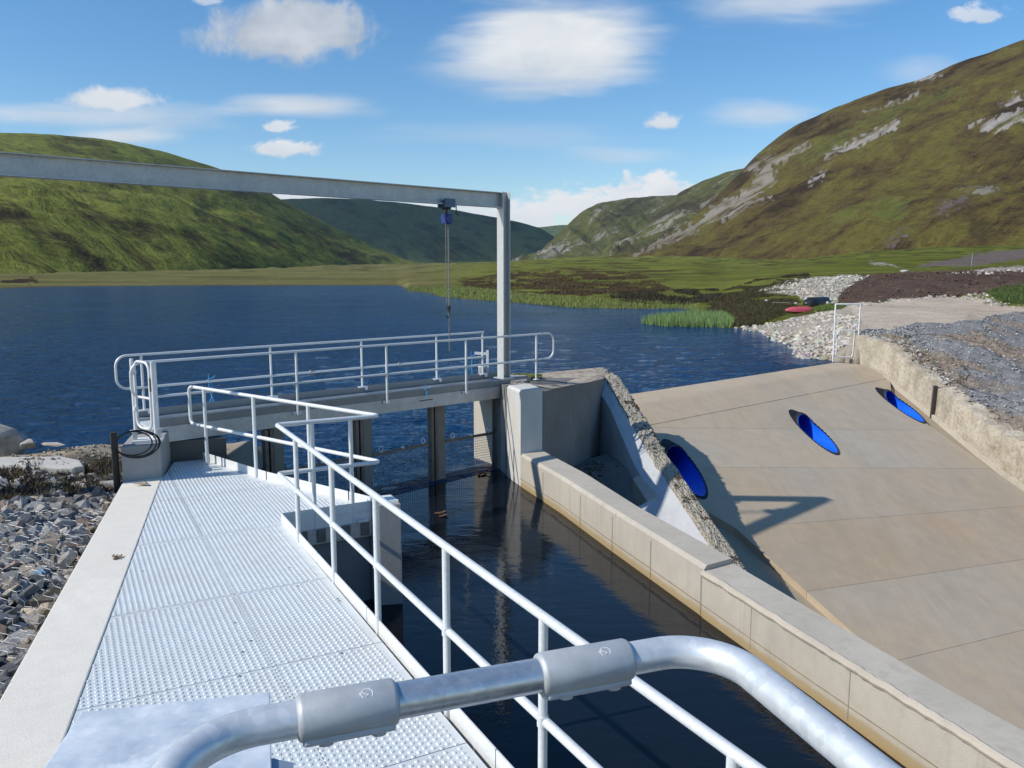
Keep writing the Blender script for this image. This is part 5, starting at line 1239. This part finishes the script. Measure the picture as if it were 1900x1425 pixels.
# heather and moss on the bank
def tufts(name, pts, h, w_, n_, cols, label, spread=.6, cat=None):
    V, F, C = [], [], []; b = 0
    for (x, y, z), hh in zip(pts, h):
        c0_ = cols[RNG.integers(len(cols))]
        for k in range(n_):
            a = RNG.uniform(0, 2 * PI); r = RNG.uniform(0, spread) * hh; L = hh * RNG.uniform(.55, 1.1); lean = RNG.normal(0, .35, 2) * L
            bx, by = x + r * math.cos(a), y + r * math.sin(a); q = RNG.uniform(0, PI); dx, dy = math.cos(q) * w_, math.sin(q) * w_
            V += [(bx - dx, by - dy, z - .03), (bx + dx, by + dy, z - .03), (bx + dx * .7 + lean[0] * .5, by + dy * .7 + lean[1] * .5, z + L * .6), (bx + lean[0], by + lean[1], z + L)]
            F.append((b, b + 1, b + 2)); F.append((b, b + 2, b + 3)); b += 4
            C += [np.array(c0_) * RNG.uniform(.7, 1.25)] * 4
    return mesh_np(name, np.array(V), np.array(F), MAT['blades'], col=np.array(C), kind='stuff', label=label)
pts = []
while len(pts) < 330:
    x, y = RNG.uniform(-10.5, -5.9), RNG.uniform(10.3, 13.4)
    e = -(x + 8.62) * .655 + (y - 13.68) * .755
    if not (-3.4 < e < -1.35): continue
    if RNG.uniform() > float(fbm(np.array([x * 1.1]), np.array([y * 1.1]), 3, 61)[0]) * 1.9 - .45: continue
    pts.append((x, y, float(bank_z(x, y)) - .02))
tufts('heather', pts, [RNG.uniform(.06, .13) for _ in pts], .006, 34, [(.06, .045, .02), (.09, .06, .03), (.05, .032, .02), (.10, .085, .025), (.045, .03, .035)], 'low brown heather and moss on the stony bank', 1.4)
# slab, boulder
sb = thing('concrete_slab', 'broken white concrete slab lying on the bank', 'slab', (-7.9, 12.9, -3.1))
m = MB(); m.prism([(-10.4, 11.9), (-8.6, 12.18), (-7.6, 12.46), (-6.72, 12.42), (-6.63, 12.56), (-6.95, 13.05), (-7.4, 13.35), (-8.4, 13.2), (-10.4, 12.7)], -3.35, [-3.06, -3.06, -3.06, -3.06, -3.07, -3.09, -3.10, -3.08, -3.06]); m.build('slab_body', concrete('bleached_slab_concrete', (.62, .585, .53), .8), sb, bevel=.03)
m = MB(); v, f = rock_templates(1, 40, .62, 9)[0]; m.add(v * np.array((.62, .5, .72)) + np.array((-9.02, 14.1, -3.02)), [tuple(x) for x in f])
m.add(ROCKS[4][0] * .22 + np.array((-8.42, 14.1, -3.08)), [tuple(x) for x in ROCKS[4][1]]); tag(m.build('boulder', plain('pale_fractured_boulder', (.42, .39, .35), .9, var=.45, scale=5)), 'big pale boulder at the water edge on the left bank', 'boulder')
for (x, y, sx, sy, lab) in ((-7.95, 14.15, .30, .16, 'flat pale stone on the crest of the left bank'),):
    m = MB(); m.add(ROCKS[1][0] * np.array((sx, sy, .10)) + np.array((x, y, -3.08)), [tuple(q) for q in ROCKS[1][1]]); tag(m.build('stone', plain('pale_flat_stone', (.47, .42, .35), .9)), lab, 'stone')
P, sz, cc = [], [], []
while len(P) < 900:
    x, y = RNG.uniform(-10.5, -5.9), RNG.uniform(11.5, 16.5); e = -(x + 8.62) * .655 + (y - 13.68) * .755
    if not (-1.2 < e < .5): continue
    P.append((x, y, float(bank_z(x, y)) - .09)); sz.append(RNG.uniform(.015, .05)); c = RNG.uniform(.28, .5); cc.append((c, c * .87, c * .70))
scatter_rocks('bank_gravel', P, sz, cc, MAT['rocks'], kind='stuff', label='tan gravel along the crest of the left bank')
P, sz, cc = [], [], []
# wire net over the caged stones
def net():
    V, F = [], []; cw_, chh = .125, .15; b = 0; m = MB()
    def zz(x, y): return float(bank_z(x, y)) + .02 + .07 * (float(vnoise(x * 5, y * 5, 77)) - .3)
    U1, U2 = V3(EA[0], EA[1]), V3(E1[0], E1[1])
    for i in range(-3, 68):
        for j in range(-36, 3):
            # elongated hexagon cells along the bank, as in woven gabion wire
            s = -11.3 + i * chh; t = .0 + j * cw_ + (cw_ / 2 if i % 2 else 0)
            p0 = U1 * s + U2 * t; x, y = p0
            if y > 11.2 or y < 3 or x > SLL(y) - .02 or x < SLL(y) - 3.2 or x < -.64 * y - .5: continue
            for ds, dt in ((chh * .62, 0), (-chh * .38, cw_ / 2), (-chh * .38, -cw_ / 2)):
                q = p0 + U1 * ds * (1 if True else 1) + U2 * dt
                jt = lambda X, Y: ((float(vnoise(X * 9, Y * 9, 5)) - .5) * .05, (float(vnoise(X * 9, Y * 9, 6)) - .5) * .05)
                ja, jb = jt(x, y), jt(q[0], q[1])
                a_, c_ = V3(x + ja[0], y + ja[1], zz(x, y)), V3(q[0] + jb[0], q[1] + jb[1], zz(q[0], q[1]))
                w = .0019; d = c_ - a_; sd = np.cross(d, V3(0, 0, 1)); sd = sd / (np.linalg.norm(sd) + 1e-9) * w
                m.add([a_ - sd, a_ + sd, a_ + V3(0, 0, w * 1.5), c_ - sd, c_ + sd, c_ + V3(0, 0, w * 1.5)], [(0, 1, 4, 3), (1, 2, 5, 4), (2, 0, 3, 5)])
    o = m.build('wire_netting', MAT['wire']); tag(o, 'hexagonal galvanised wire netting stretched over the grey stones', 'netting')
net()
m = MB(); p = V3(-4.75, 7.9, -3.03); m.tube([p, p + V3(.06, -.02, .03), p + V3(.12, -.07, .02)], .005, 5); m.tube([p + V3(.01, .02, .0), p + V3(.07, .02, .035), p + V3(.13, -.03, .02)], .005, 5); tag(m.build('twine', MAT['twine']), 'scrap of blue twine among the grey stones', 'twine')

# ================================================================== STONE MATTRESS, RIGHT
WY = np.array([36.9, 35.4, 34.2, 33.2, 32.2, 31.4, 30.45, 29.4, 28.5, 27.4, 25.8, 24.6, 20.5, 14.0])[::-1]
WX = np.array([15.15, 15.35, 15.5, 15.55, 15.62, 15.66, 15.68, 15.70, 15.72, 15.76, 15.9, 16.1, 17.0, 18.6])[::-1]; WZ = np.array([-3.06, -3.12, -3.24, -3.6, -3.98, -4.15, -4.47, -4.6, -4.83, -5.16, -5.44, -5.66, -6.9, -8.8])[::-1]
FARE = [(15.75, 36.9), (17.2, 37.6), (18.3, 39.0), (20.0, 40.6), (24.5, 43.5), (26.5, 46.3), (31.3, 51.5), (46, 60), (60, 64)]
def mattress():
    nr, nc = 150, 240; V = np.zeros((nr, nc, 3)); C = np.zeros((nr, nc, 3))
    k = np.linspace(0, 1, nr); yy_ = 36.9 - k * 21
    fx = np.interp(k ** .9, np.linspace(0, 1, len(FARE)), [p[0] for p in FARE]); fy = np.interp(k ** .9, np.linspace(0, 1, len(FARE)), [p[1] for p in FARE])
    for i in range(nr):
        a = V3(np.interp(yy_[i], WY, WX) + .50, yy_[i], np.interp(yy_[i], WY, WZ) + .02); b_ = V3(fx[i], fy[i], -2.92 + .12 * k[i]); t = np.linspace(0, 1, nc) ** 1.15
        V[i] = a + (b_ - a) * t[:, None]; V[i, :, 2] += np.sin(t * PI) * .25 * k[i] + np.minimum(t * 6, 1) * .05
    x, y = V[..., 0], V[..., 1]
    V[..., 2] += (fbm(x * 3, y * 3, 4, 90) - .5) * .22 + (fbm(x * .6, y * .6, 3, 91) - .5) * .3
    n1 = fbm(x * 5, y * 5, 4, 92)[..., None]; dry = np.clip((fbm(x * .45, y * .45, 4, 93) - .45) * 6 + .6 - (V[..., 2] + 4.6) * .9, 0, 1)[..., None]
    C = (np.array((.16, .158, .156)) * (1 - n1) + np.array((.34, .33, .32)) * n1) * (1 - dry) + (np.array((.20, .155, .125)) * (1 - n1) + np.array((.40, .325, .26)) * n1) * dry
    row = np.abs((fbm(x * .2, y * .2, 2, 94) * 1.2 + y * .16 + x * .05) % 1.0 - .5) < .018
    C[row] *= .35
    idx = np.arange(nr * nc).reshape(nr, nc); F = np.stack([idx[:-1, :-1], idx[:-1, 1:], idx[1:, 1:], idx[1:, :-1]], -1).reshape(-1, 4)
    mesh_np('mattress_ground', V.reshape(-1, 3), F, rock_mat('mattress_bed', .5), col=C.reshape(-1, 3), smooth=True, kind='structure', label='grey stone mattress bank beside the spillway')
    return V.reshape(-1, 3), C.reshape(-1, 3)
MV, MC = mattress()
sel = [i for i in range(len(MV)) if sight(*MV[i])[0] < 2000]
pick = RNG.choice(sel, 6500); P = MV[pick] + RNG.normal(0, .12, (6500, 3)) * np.array((1, 1, .12)); dryness = (MC[pick][:, 0] > MC[pick][:, 2] * 1.15)
cc = np.where(dryness[:, None], np.array((.38, .32, .265)), np.array((.34, .335, .33))) * RNG.uniform(.55, 1.35, (6500, 1)); wh = RNG.uniform(0, 1, 6500) < .045; cc[wh] = (.55, .54, .52)
scatter_rocks('mattress_stones', P - np.array((0, 0, .03)), RNG.uniform(.03, .095, 6500), cc, MAT['far_rocks'], kind='stuff', label='broken grey stones covering the bank beside the spillway')
dp = P[dryness][:1500]; tufts('dry_grass', dp, RNG.uniform(.05, .16, len(dp)), .008, 5, [(.30, .24, .17), (.22, .165, .12), (.36, .30, .22)], 'dry straw coloured grass among the bank stones', 1.5)
P, sz, cc = [], [], []
for i in range(len(WT) - 1):                                   # broken concrete and stones along the wall head
    for k in range(16):
        q = np.array(WT[i]) + (np.array(WT[i + 1]) - np.array(WT[i])) * RNG.uniform(); P.append((q[0] + RNG.uniform(.4, 1.0), q[1], q[2] + .04)); sz.append(RNG.uniform(.04, .16)); c = RNG.uniform(.3, .55); cc.append((c, c * .94, c * .85))
scatter_rocks('broken_concrete', P, sz, cc, MAT['far_rocks'], kind='stuff', label='broken pale concrete lumps along the head of the old wall')
mc = thing('moss_clump', 'yellow-green moss patch behind the head of the old wall by the track', 'moss', (16.6, 37.6, -3.05))
m = MB()
for k in range(90):
    a = RNG.uniform(0, 2 * PI); r = RNG.uniform() ** .5; s = RNG.uniform(.12, .2); m.add(ROCKS[k % 8][0] * s + np.array((16.75 + 1.0 * r * math.cos(a), 37.9 + .8 * r * math.sin(a), -3.04 + .10 * (1 - r))), [tuple(q) for q in ROCKS[k % 8][1]])
m.build('cushion', MAT['moss'], mc)

# ================================================================== ACCESS FRAME ON THE CREST
pf = thing('ladder_frame', 'white tube ladder frame standing at the far end of the spillway crest', 'frame', (14.85, 36.8, -4.1))
fx0, fx1, fy_ = 14.30, 15.36, 36.75
m = MB(); m.tube(fillet([(fx0, fy_, -4.25), (fx0 - .02, fy_, -1.68), (fx1 + .02, fy_, -1.68), (fx1, fy_, -4.25)], .04, 3), .036, 10); m.build('outer_frame', MAT['white_paint'], pf, smooth=True)
m = MB(); m.tube(fillet([(14.40, fy_ - .03, -4.03), (14.43, fy_ - .03, -2.83), (15.18, fy_ - .03, -2.83), (15.15, fy_ - .03, -4.03)], .16, 6, closed=True), .027, 10, closed=True); m.build('inner_loop', MAT['white_paint'], pf, smooth=True)
m = MB(); m.tube([(14.41, fy_ - .03, -3.45), (15.17, fy_ - .03, -3.47)], .026, 8); m.build('rung', MAT['white_paint'], pf, smooth=True)
for x, z in ((fx0, -3.05), (fx1 - .06, -3.3), (fx1 - .06, -3.9)): m = MB(); m.obb((x + .02, fy_ - .04, z), (V3(1, 0, 0), V3(0, 1, 0), V3(0, 0, 1)), (.05, .04, .06)); m.build('hinge', MAT['galv'], pf)

# ================================================================== SHORE STONES, REEDS, BOATS
def ground_pts(poly, n_, ymin, ymax, thin=False):
    out = []; us = [p[0] for p in poly]; a0, a1 = survey(min(us), 600)[0], survey(max(us), 600)[0]
    while len(out) < n_:
        y = math.exp(RNG.uniform(math.log(ymin), math.log(ymax), 1)[0]); a = RNG.uniform(a0, a1); x = a * y; z = float(land_z(x, y)); u, v = sight(x, y, z)
        if thin and float(fbm(np.array([x / 2.6]), np.array([y / 5.5]), 4, 44)[0]) < .47: continue
        if z > -4.5 and inpoly(np.array([u]), np.array([v]), poly)[0]: out.append((x, y, z))
    return out
def stones(name, poly, n_, y0, y1, s0, s1, base, label):
    P = ground_pts(poly, n_, y0, y1); sz = s0 + (s1 - s0) * RNG.uniform(0, 1, n_) ** 4; c = RNG.uniform(.62, 1.28, (n_, 1)) * np.array(base) * (1 + RNG.normal(0, .05, (n_, 3)))
    scatter_rocks(name, P, sz, c, MAT['far_rocks'], kind='stuff', label=label)
stones('shore_stones', [(1362, 609), (1440, 600), (1540, 578), (1592, 590), (1592, 690), (1480, 672), (1440, 638), (1400, 624)], 4200, 38.5, 66, .04, .30, (.52, .48, .41), 'pale stones tumbled along the loch shore below the track')
stones('rubble_stones', [(1403, 541), (1470, 519), (1590, 510), (1612, 513), (1565, 540), (1545, 566), (1500, 562), (1478, 547)], 2400, 64, 112, .06, .36, (.50, .47, .40), 'heap of pale rubble behind the boats')
stones('peat_clods', [(1555, 545), (1600, 511), (1680, 505), (1990, 498), (1990, 552), (1830, 546), (1700, 553), (1560, 567)], 1800, 60, 105, .08, .34, (.115, .08, .065), 'brown clods of bare peat on the long spoil bank')
stones('verge_stones', [(1560, 566), (1700, 551), (1830, 545), (1850, 560), (1900, 566), (1900, 574), (1850, 570), (1780, 553), (1700, 557), (1560, 573)], 420, 55, 78, .06, .28, (.48, .44, .37), 'pale stones along the far edge of the track')
stones('bank_top_stones', [(1740, 508), (1900, 497), (2000, 495), (2000, 505), (1900, 506), (1760, 512)], 160, 90, 104, .10, .45, (.50, .47, .43), 'pale stones on top of the brown spoil bank')
m = MB(); z = float(land_z(48.0, 102.5)); m.add(ROCKS[3][0] * np.array((.75, .5, .42)) + np.array((48.0, 102.5, z + .25)), [tuple(q) for q in ROCKS[3][1]]); tag(m.build('boulder', plain('white_boulder', (.62, .60, .53), .9)), 'single whitish boulder on the skyline of the brown spoil bank', 'boulder')
def blades(name, pts, h0, h1, w_, cols, label, lean=.12):
    V, F, C = [], [], []; b = 0
    for x, y, z in pts:
        L = RNG.uniform(h0, h1); q = RNG.uniform(0, PI); dx, dy = math.cos(q) * w_, math.sin(q) * w_; ln = RNG.normal(0, lean, 2) * L; c = np.array(cols[RNG.integers(len(cols))]) * RNG.uniform(.75, 1.2)
        V += [(x - dx, y - dy, z - .1), (x + dx, y + dy, z - .1), (x + ln[0], y + ln[1], z + L)]; F.append((b, b + 1, b + 2)); b += 3; C += [c * .8, c * .8, c]
    mesh_np(name, np.array(V), np.array(F), MAT['blades'], col=np.array(C), kind='stuff', label=label)
pts = []
REED = [(9.8, 63.0), (11.0, 59.8), (13, 59.2), (15.5, 58.4), (16.6, 62), (17.8, 70), (16.5, 76), (14.2, 70), (12.0, 67.5)]
while len(pts) < 9000:
    x, y = RNG.uniform(9.5, 18), RNG.uniform(58, 77)
    if inpoly(np.array([x]), np.array([y]), REED)[0] and RNG.uniform() < float(fbm(np.array([x * .7]), np.array([y * .35]), 3, 15)[0]) * 1.8 - .1: pts.append((x, y, WATER))
blades('reeds', pts, .35, .8, .022, [(.16, .27, .075), (.21, .32, .10), (.13, .22, .05), (.26, .33, .14)], 'bright green reeds standing in the shallows')
def belt(n_, poly, y0, y1, h0, h1, w_, cols, name, label): blades(name, ground_pts(poly, n_, y0, y1, 'heather' in name), h0, h1, w_, cols, label, .3)
belt(16000, [(742, 544), (760, 533), (860, 533), (1000, 547), (1140, 557), (1290, 564), (1290, 580), (1100, 580), (960, 572), (800, 554)], 80, 160, .12, .38, .05, [(.19, .23, .05), (.23, .27, .07), (.16, .20, .045), (.26, .25, .09)], 'shore_grass', 'light green grass fringe along the far shore')
belt(9000, [(1130, 545), (1330, 536), (1345, 555), (1290, 566), (1140, 562)], 80, 105, .12, .4, .07, [(.035, .026, .014), (.055, .04, .018), (.045, .045, .016)], 'dark_heather', 'dark heather bank above the far shore')
belt(22000, [(1295, 582), (1340, 540), (1430, 515), (1490, 515), (1470, 540), (1400, 545), (1480, 548), (1475, 580), (1400, 604), (1310, 607)], 56, 120, .08, .28, .05, [(.055, .05, .015), (.075, .06, .02), (.045, .04, .014), (.085, .085, .02), (.06, .035, .02)], 'heather_bank', 'olive brown heather on the low bank beside the boats')
belt(6000, [(1828, 542), (1860, 534), (1900, 530), (2000, 528), (2000, 562), (1900, 565), (1850, 557)], 55, 80, .12, .35, .06, [(.07, .11, .018), (.09, .14, .025), (.05, .075, .015)], 'rough_grass', 'deep green rough grass on the mound by the track')
belt(2500, [(1500, 575), (1535, 567), (1575, 566), (1560, 574), (1510, 580)], 60, 78, .12, .3, .05, [(.09, .14, .02), (.12, .17, .03)], 'boat_side_grass', 'green grass strip beside the boats')
belt(5000, [(860, 533), (945, 503), (1080, 498), (1190, 508), (1250, 540), (1180, 550), (1000, 548)], 95, 220, .12, .35, .10, [(.08, .052, .022), (.095, .065, .03), (.06, .042, .02)], 'far_heather', 'brown heather patch on the low ground across the water')
def hull(name, c, L, Wd, H, yaw, mat, label, flat, seg=26):
    m = MB(); n_ = 12; V = []
    for i in range(seg + 1):
        s = -1 + 2 * i / seg; w_ = (1 - abs(s) ** (2.4 if not flat else 5)) ** .6; hh = H * ((1 - abs(s) ** 3 * .75) if not flat else (1 - max(0, -s) ** 4 * .6))
        for k in range(n_ + 1):
            t = PI * k / n_; ww_ = Wd / 2 * max(w_, .02)
            e = .55 if flat else .85
            V.append((s * L / 2, math.copysign(abs(math.cos(t)) ** e, math.cos(t)) * ww_, math.sin(t) ** e * hh + (.10 * s * s if not flat else 0)))
    F = [(i * (n_ + 1) + k, i * (n_ + 1) + k + 1, (i + 1) * (n_ + 1) + k + 1, (i + 1) * (n_ + 1) + k) for i in range(seg) for k in range(n_)]
    ca, sa = math.cos(yaw), math.sin(yaw)
    V = [(c[0] + x * ca - y * sa, c[1] + x * sa + y * ca, c[2] + z) for x, y, z in V]
    r = thing(name, label, 'boat', c); m.add(V, F); m.build('hull', mat, r, smooth=True)
    m2 = MB()
    if flat:
        for o_ in (-.12, .12): m2.tube([(c[0] + x * ca - o_ * sa, c[1] + x * sa + o_ * ca, c[2] + H * .99) for x in np.linspace(-L * .42, L * .46, 8)], .03, 6)
        m2.build('keel_runner', MAT['blackboat'], r)
        m3 = MB(); m3.tube([(c[0] + (-L / 2 + .3) * ca, c[1] + (-L / 2 + .3) * sa, c[2] + .10), (c[0] + (-L / 2 - .1) * ca, c[1] + (-L / 2 - .1) * sa, c[2] + .2)], .04, 6); m3.build('bow_fitting', MAT['white_paint'], r)
    else:
        m2.tube([(c[0] + x * ca, c[1] + x * sa, c[2] + H * (1 - abs(2 * x / L) ** 3 * .75) + .10 * (2 * x / L) ** 2) for x in np.linspace(-L * .45, L * .45, 12)], .02, 6); m2.build('keel_ridge', MAT['red'], r)
    return r
zb = lambda x, y: float(land_z(x, y))
hull('kayak', (22.7, 65.5, zb(22.7, 65.5) + .10), 2.5, .62, .40, .12, MAT['red'], 'faded red upturned kayak lying on the bank', False)
hull('rowing_boat', (25.6, 70.0, zb(25.6, 70.0) + .05), 3.3, 1.25, .62, .72, MAT['blackboat'], 'black upturned boat lying behind the red kayak', True)
m = MB(); a_ = (22.6, 72.2); z = zb(*a_) + .42; m.beam((a_[0], a_[1], z), (a_[0] + 1.5, a_[1] - .1, z - .03), .16, .05); tag(m.build('timber_plank', MAT['wood']), 'weathered plank lying on the heather left of the boats', 'plank')
for x, y, lab in ((24.4, 71.6, 'small white stone at the right end of the plank'), (23.2, 76.0, 'small white stone in the heather behind the plank')):
    m = MB(); m.add(ROCKS[5][0] * np.array((.25, .2, .2)) + np.array((x, y, zb(x, y) + .35)), [tuple(q) for q in ROCKS[5][1]]); tag(m.build('stone', plain('white_stone', (.6, .58, .52), .9)), lab, 'stone')
a_, b_ = survey(1803, 487); y = 205; z = float(land_z(a_ * y, y)); m = MB(); m.tube([(a_ * y, y, z - .3), (a_ * y, y, z + 2.9)], .05, 8); m.obb((a_ * y, y, z + 2.9), (V3(1, 0, 0), V3(0, 1, 0), V3(0, 0, 1)), (.10, .06, .05)); tag(m.build('marker_post', plain('pale_post_paint', (.45, .48, .38), .7)), 'thin pale marker post standing in the green field', 'post')
# floating leaves in the still channel
for x, y, lab in ((-1.25, 14.2, 'dark leaf clump floating between the recess and the gate piers'), (-.60, 17.05, 'dark weed floating in front of the pale end pier')):
    m = MB()
    for k in range(7): a = RNG.uniform(0, 6.28); m.obb((x + RNG.normal(0, .06), y + RNG.normal(0, .05), WATER + .012 + .004 * k), (V3(math.cos(a), math.sin(a), .2) / np.linalg.norm((math.cos(a), math.sin(a), .2)), V3(-math.sin(a), math.cos(a), 0), V3(0, 0, 1)), (.06, .025, .004))
    tag(m.build('floating_weed', MAT['leaf']), lab, 'weed')

# ================================================================== RENDER SETTINGS
S.view_settings.view_transform = 'Standard'; S.view_settings.look = 'None'; S.view_settings.exposure = 0.0; S.view_settings.gamma = 1
S.cycles.max_bounces = 6; S.cycles.diffuse_bounces = 3; S.cycles.glossy_bounces = 3; S.cycles.caustics_reflective = False; S.cycles.caustics_refractive = False
S.cycles.use_denoising = True
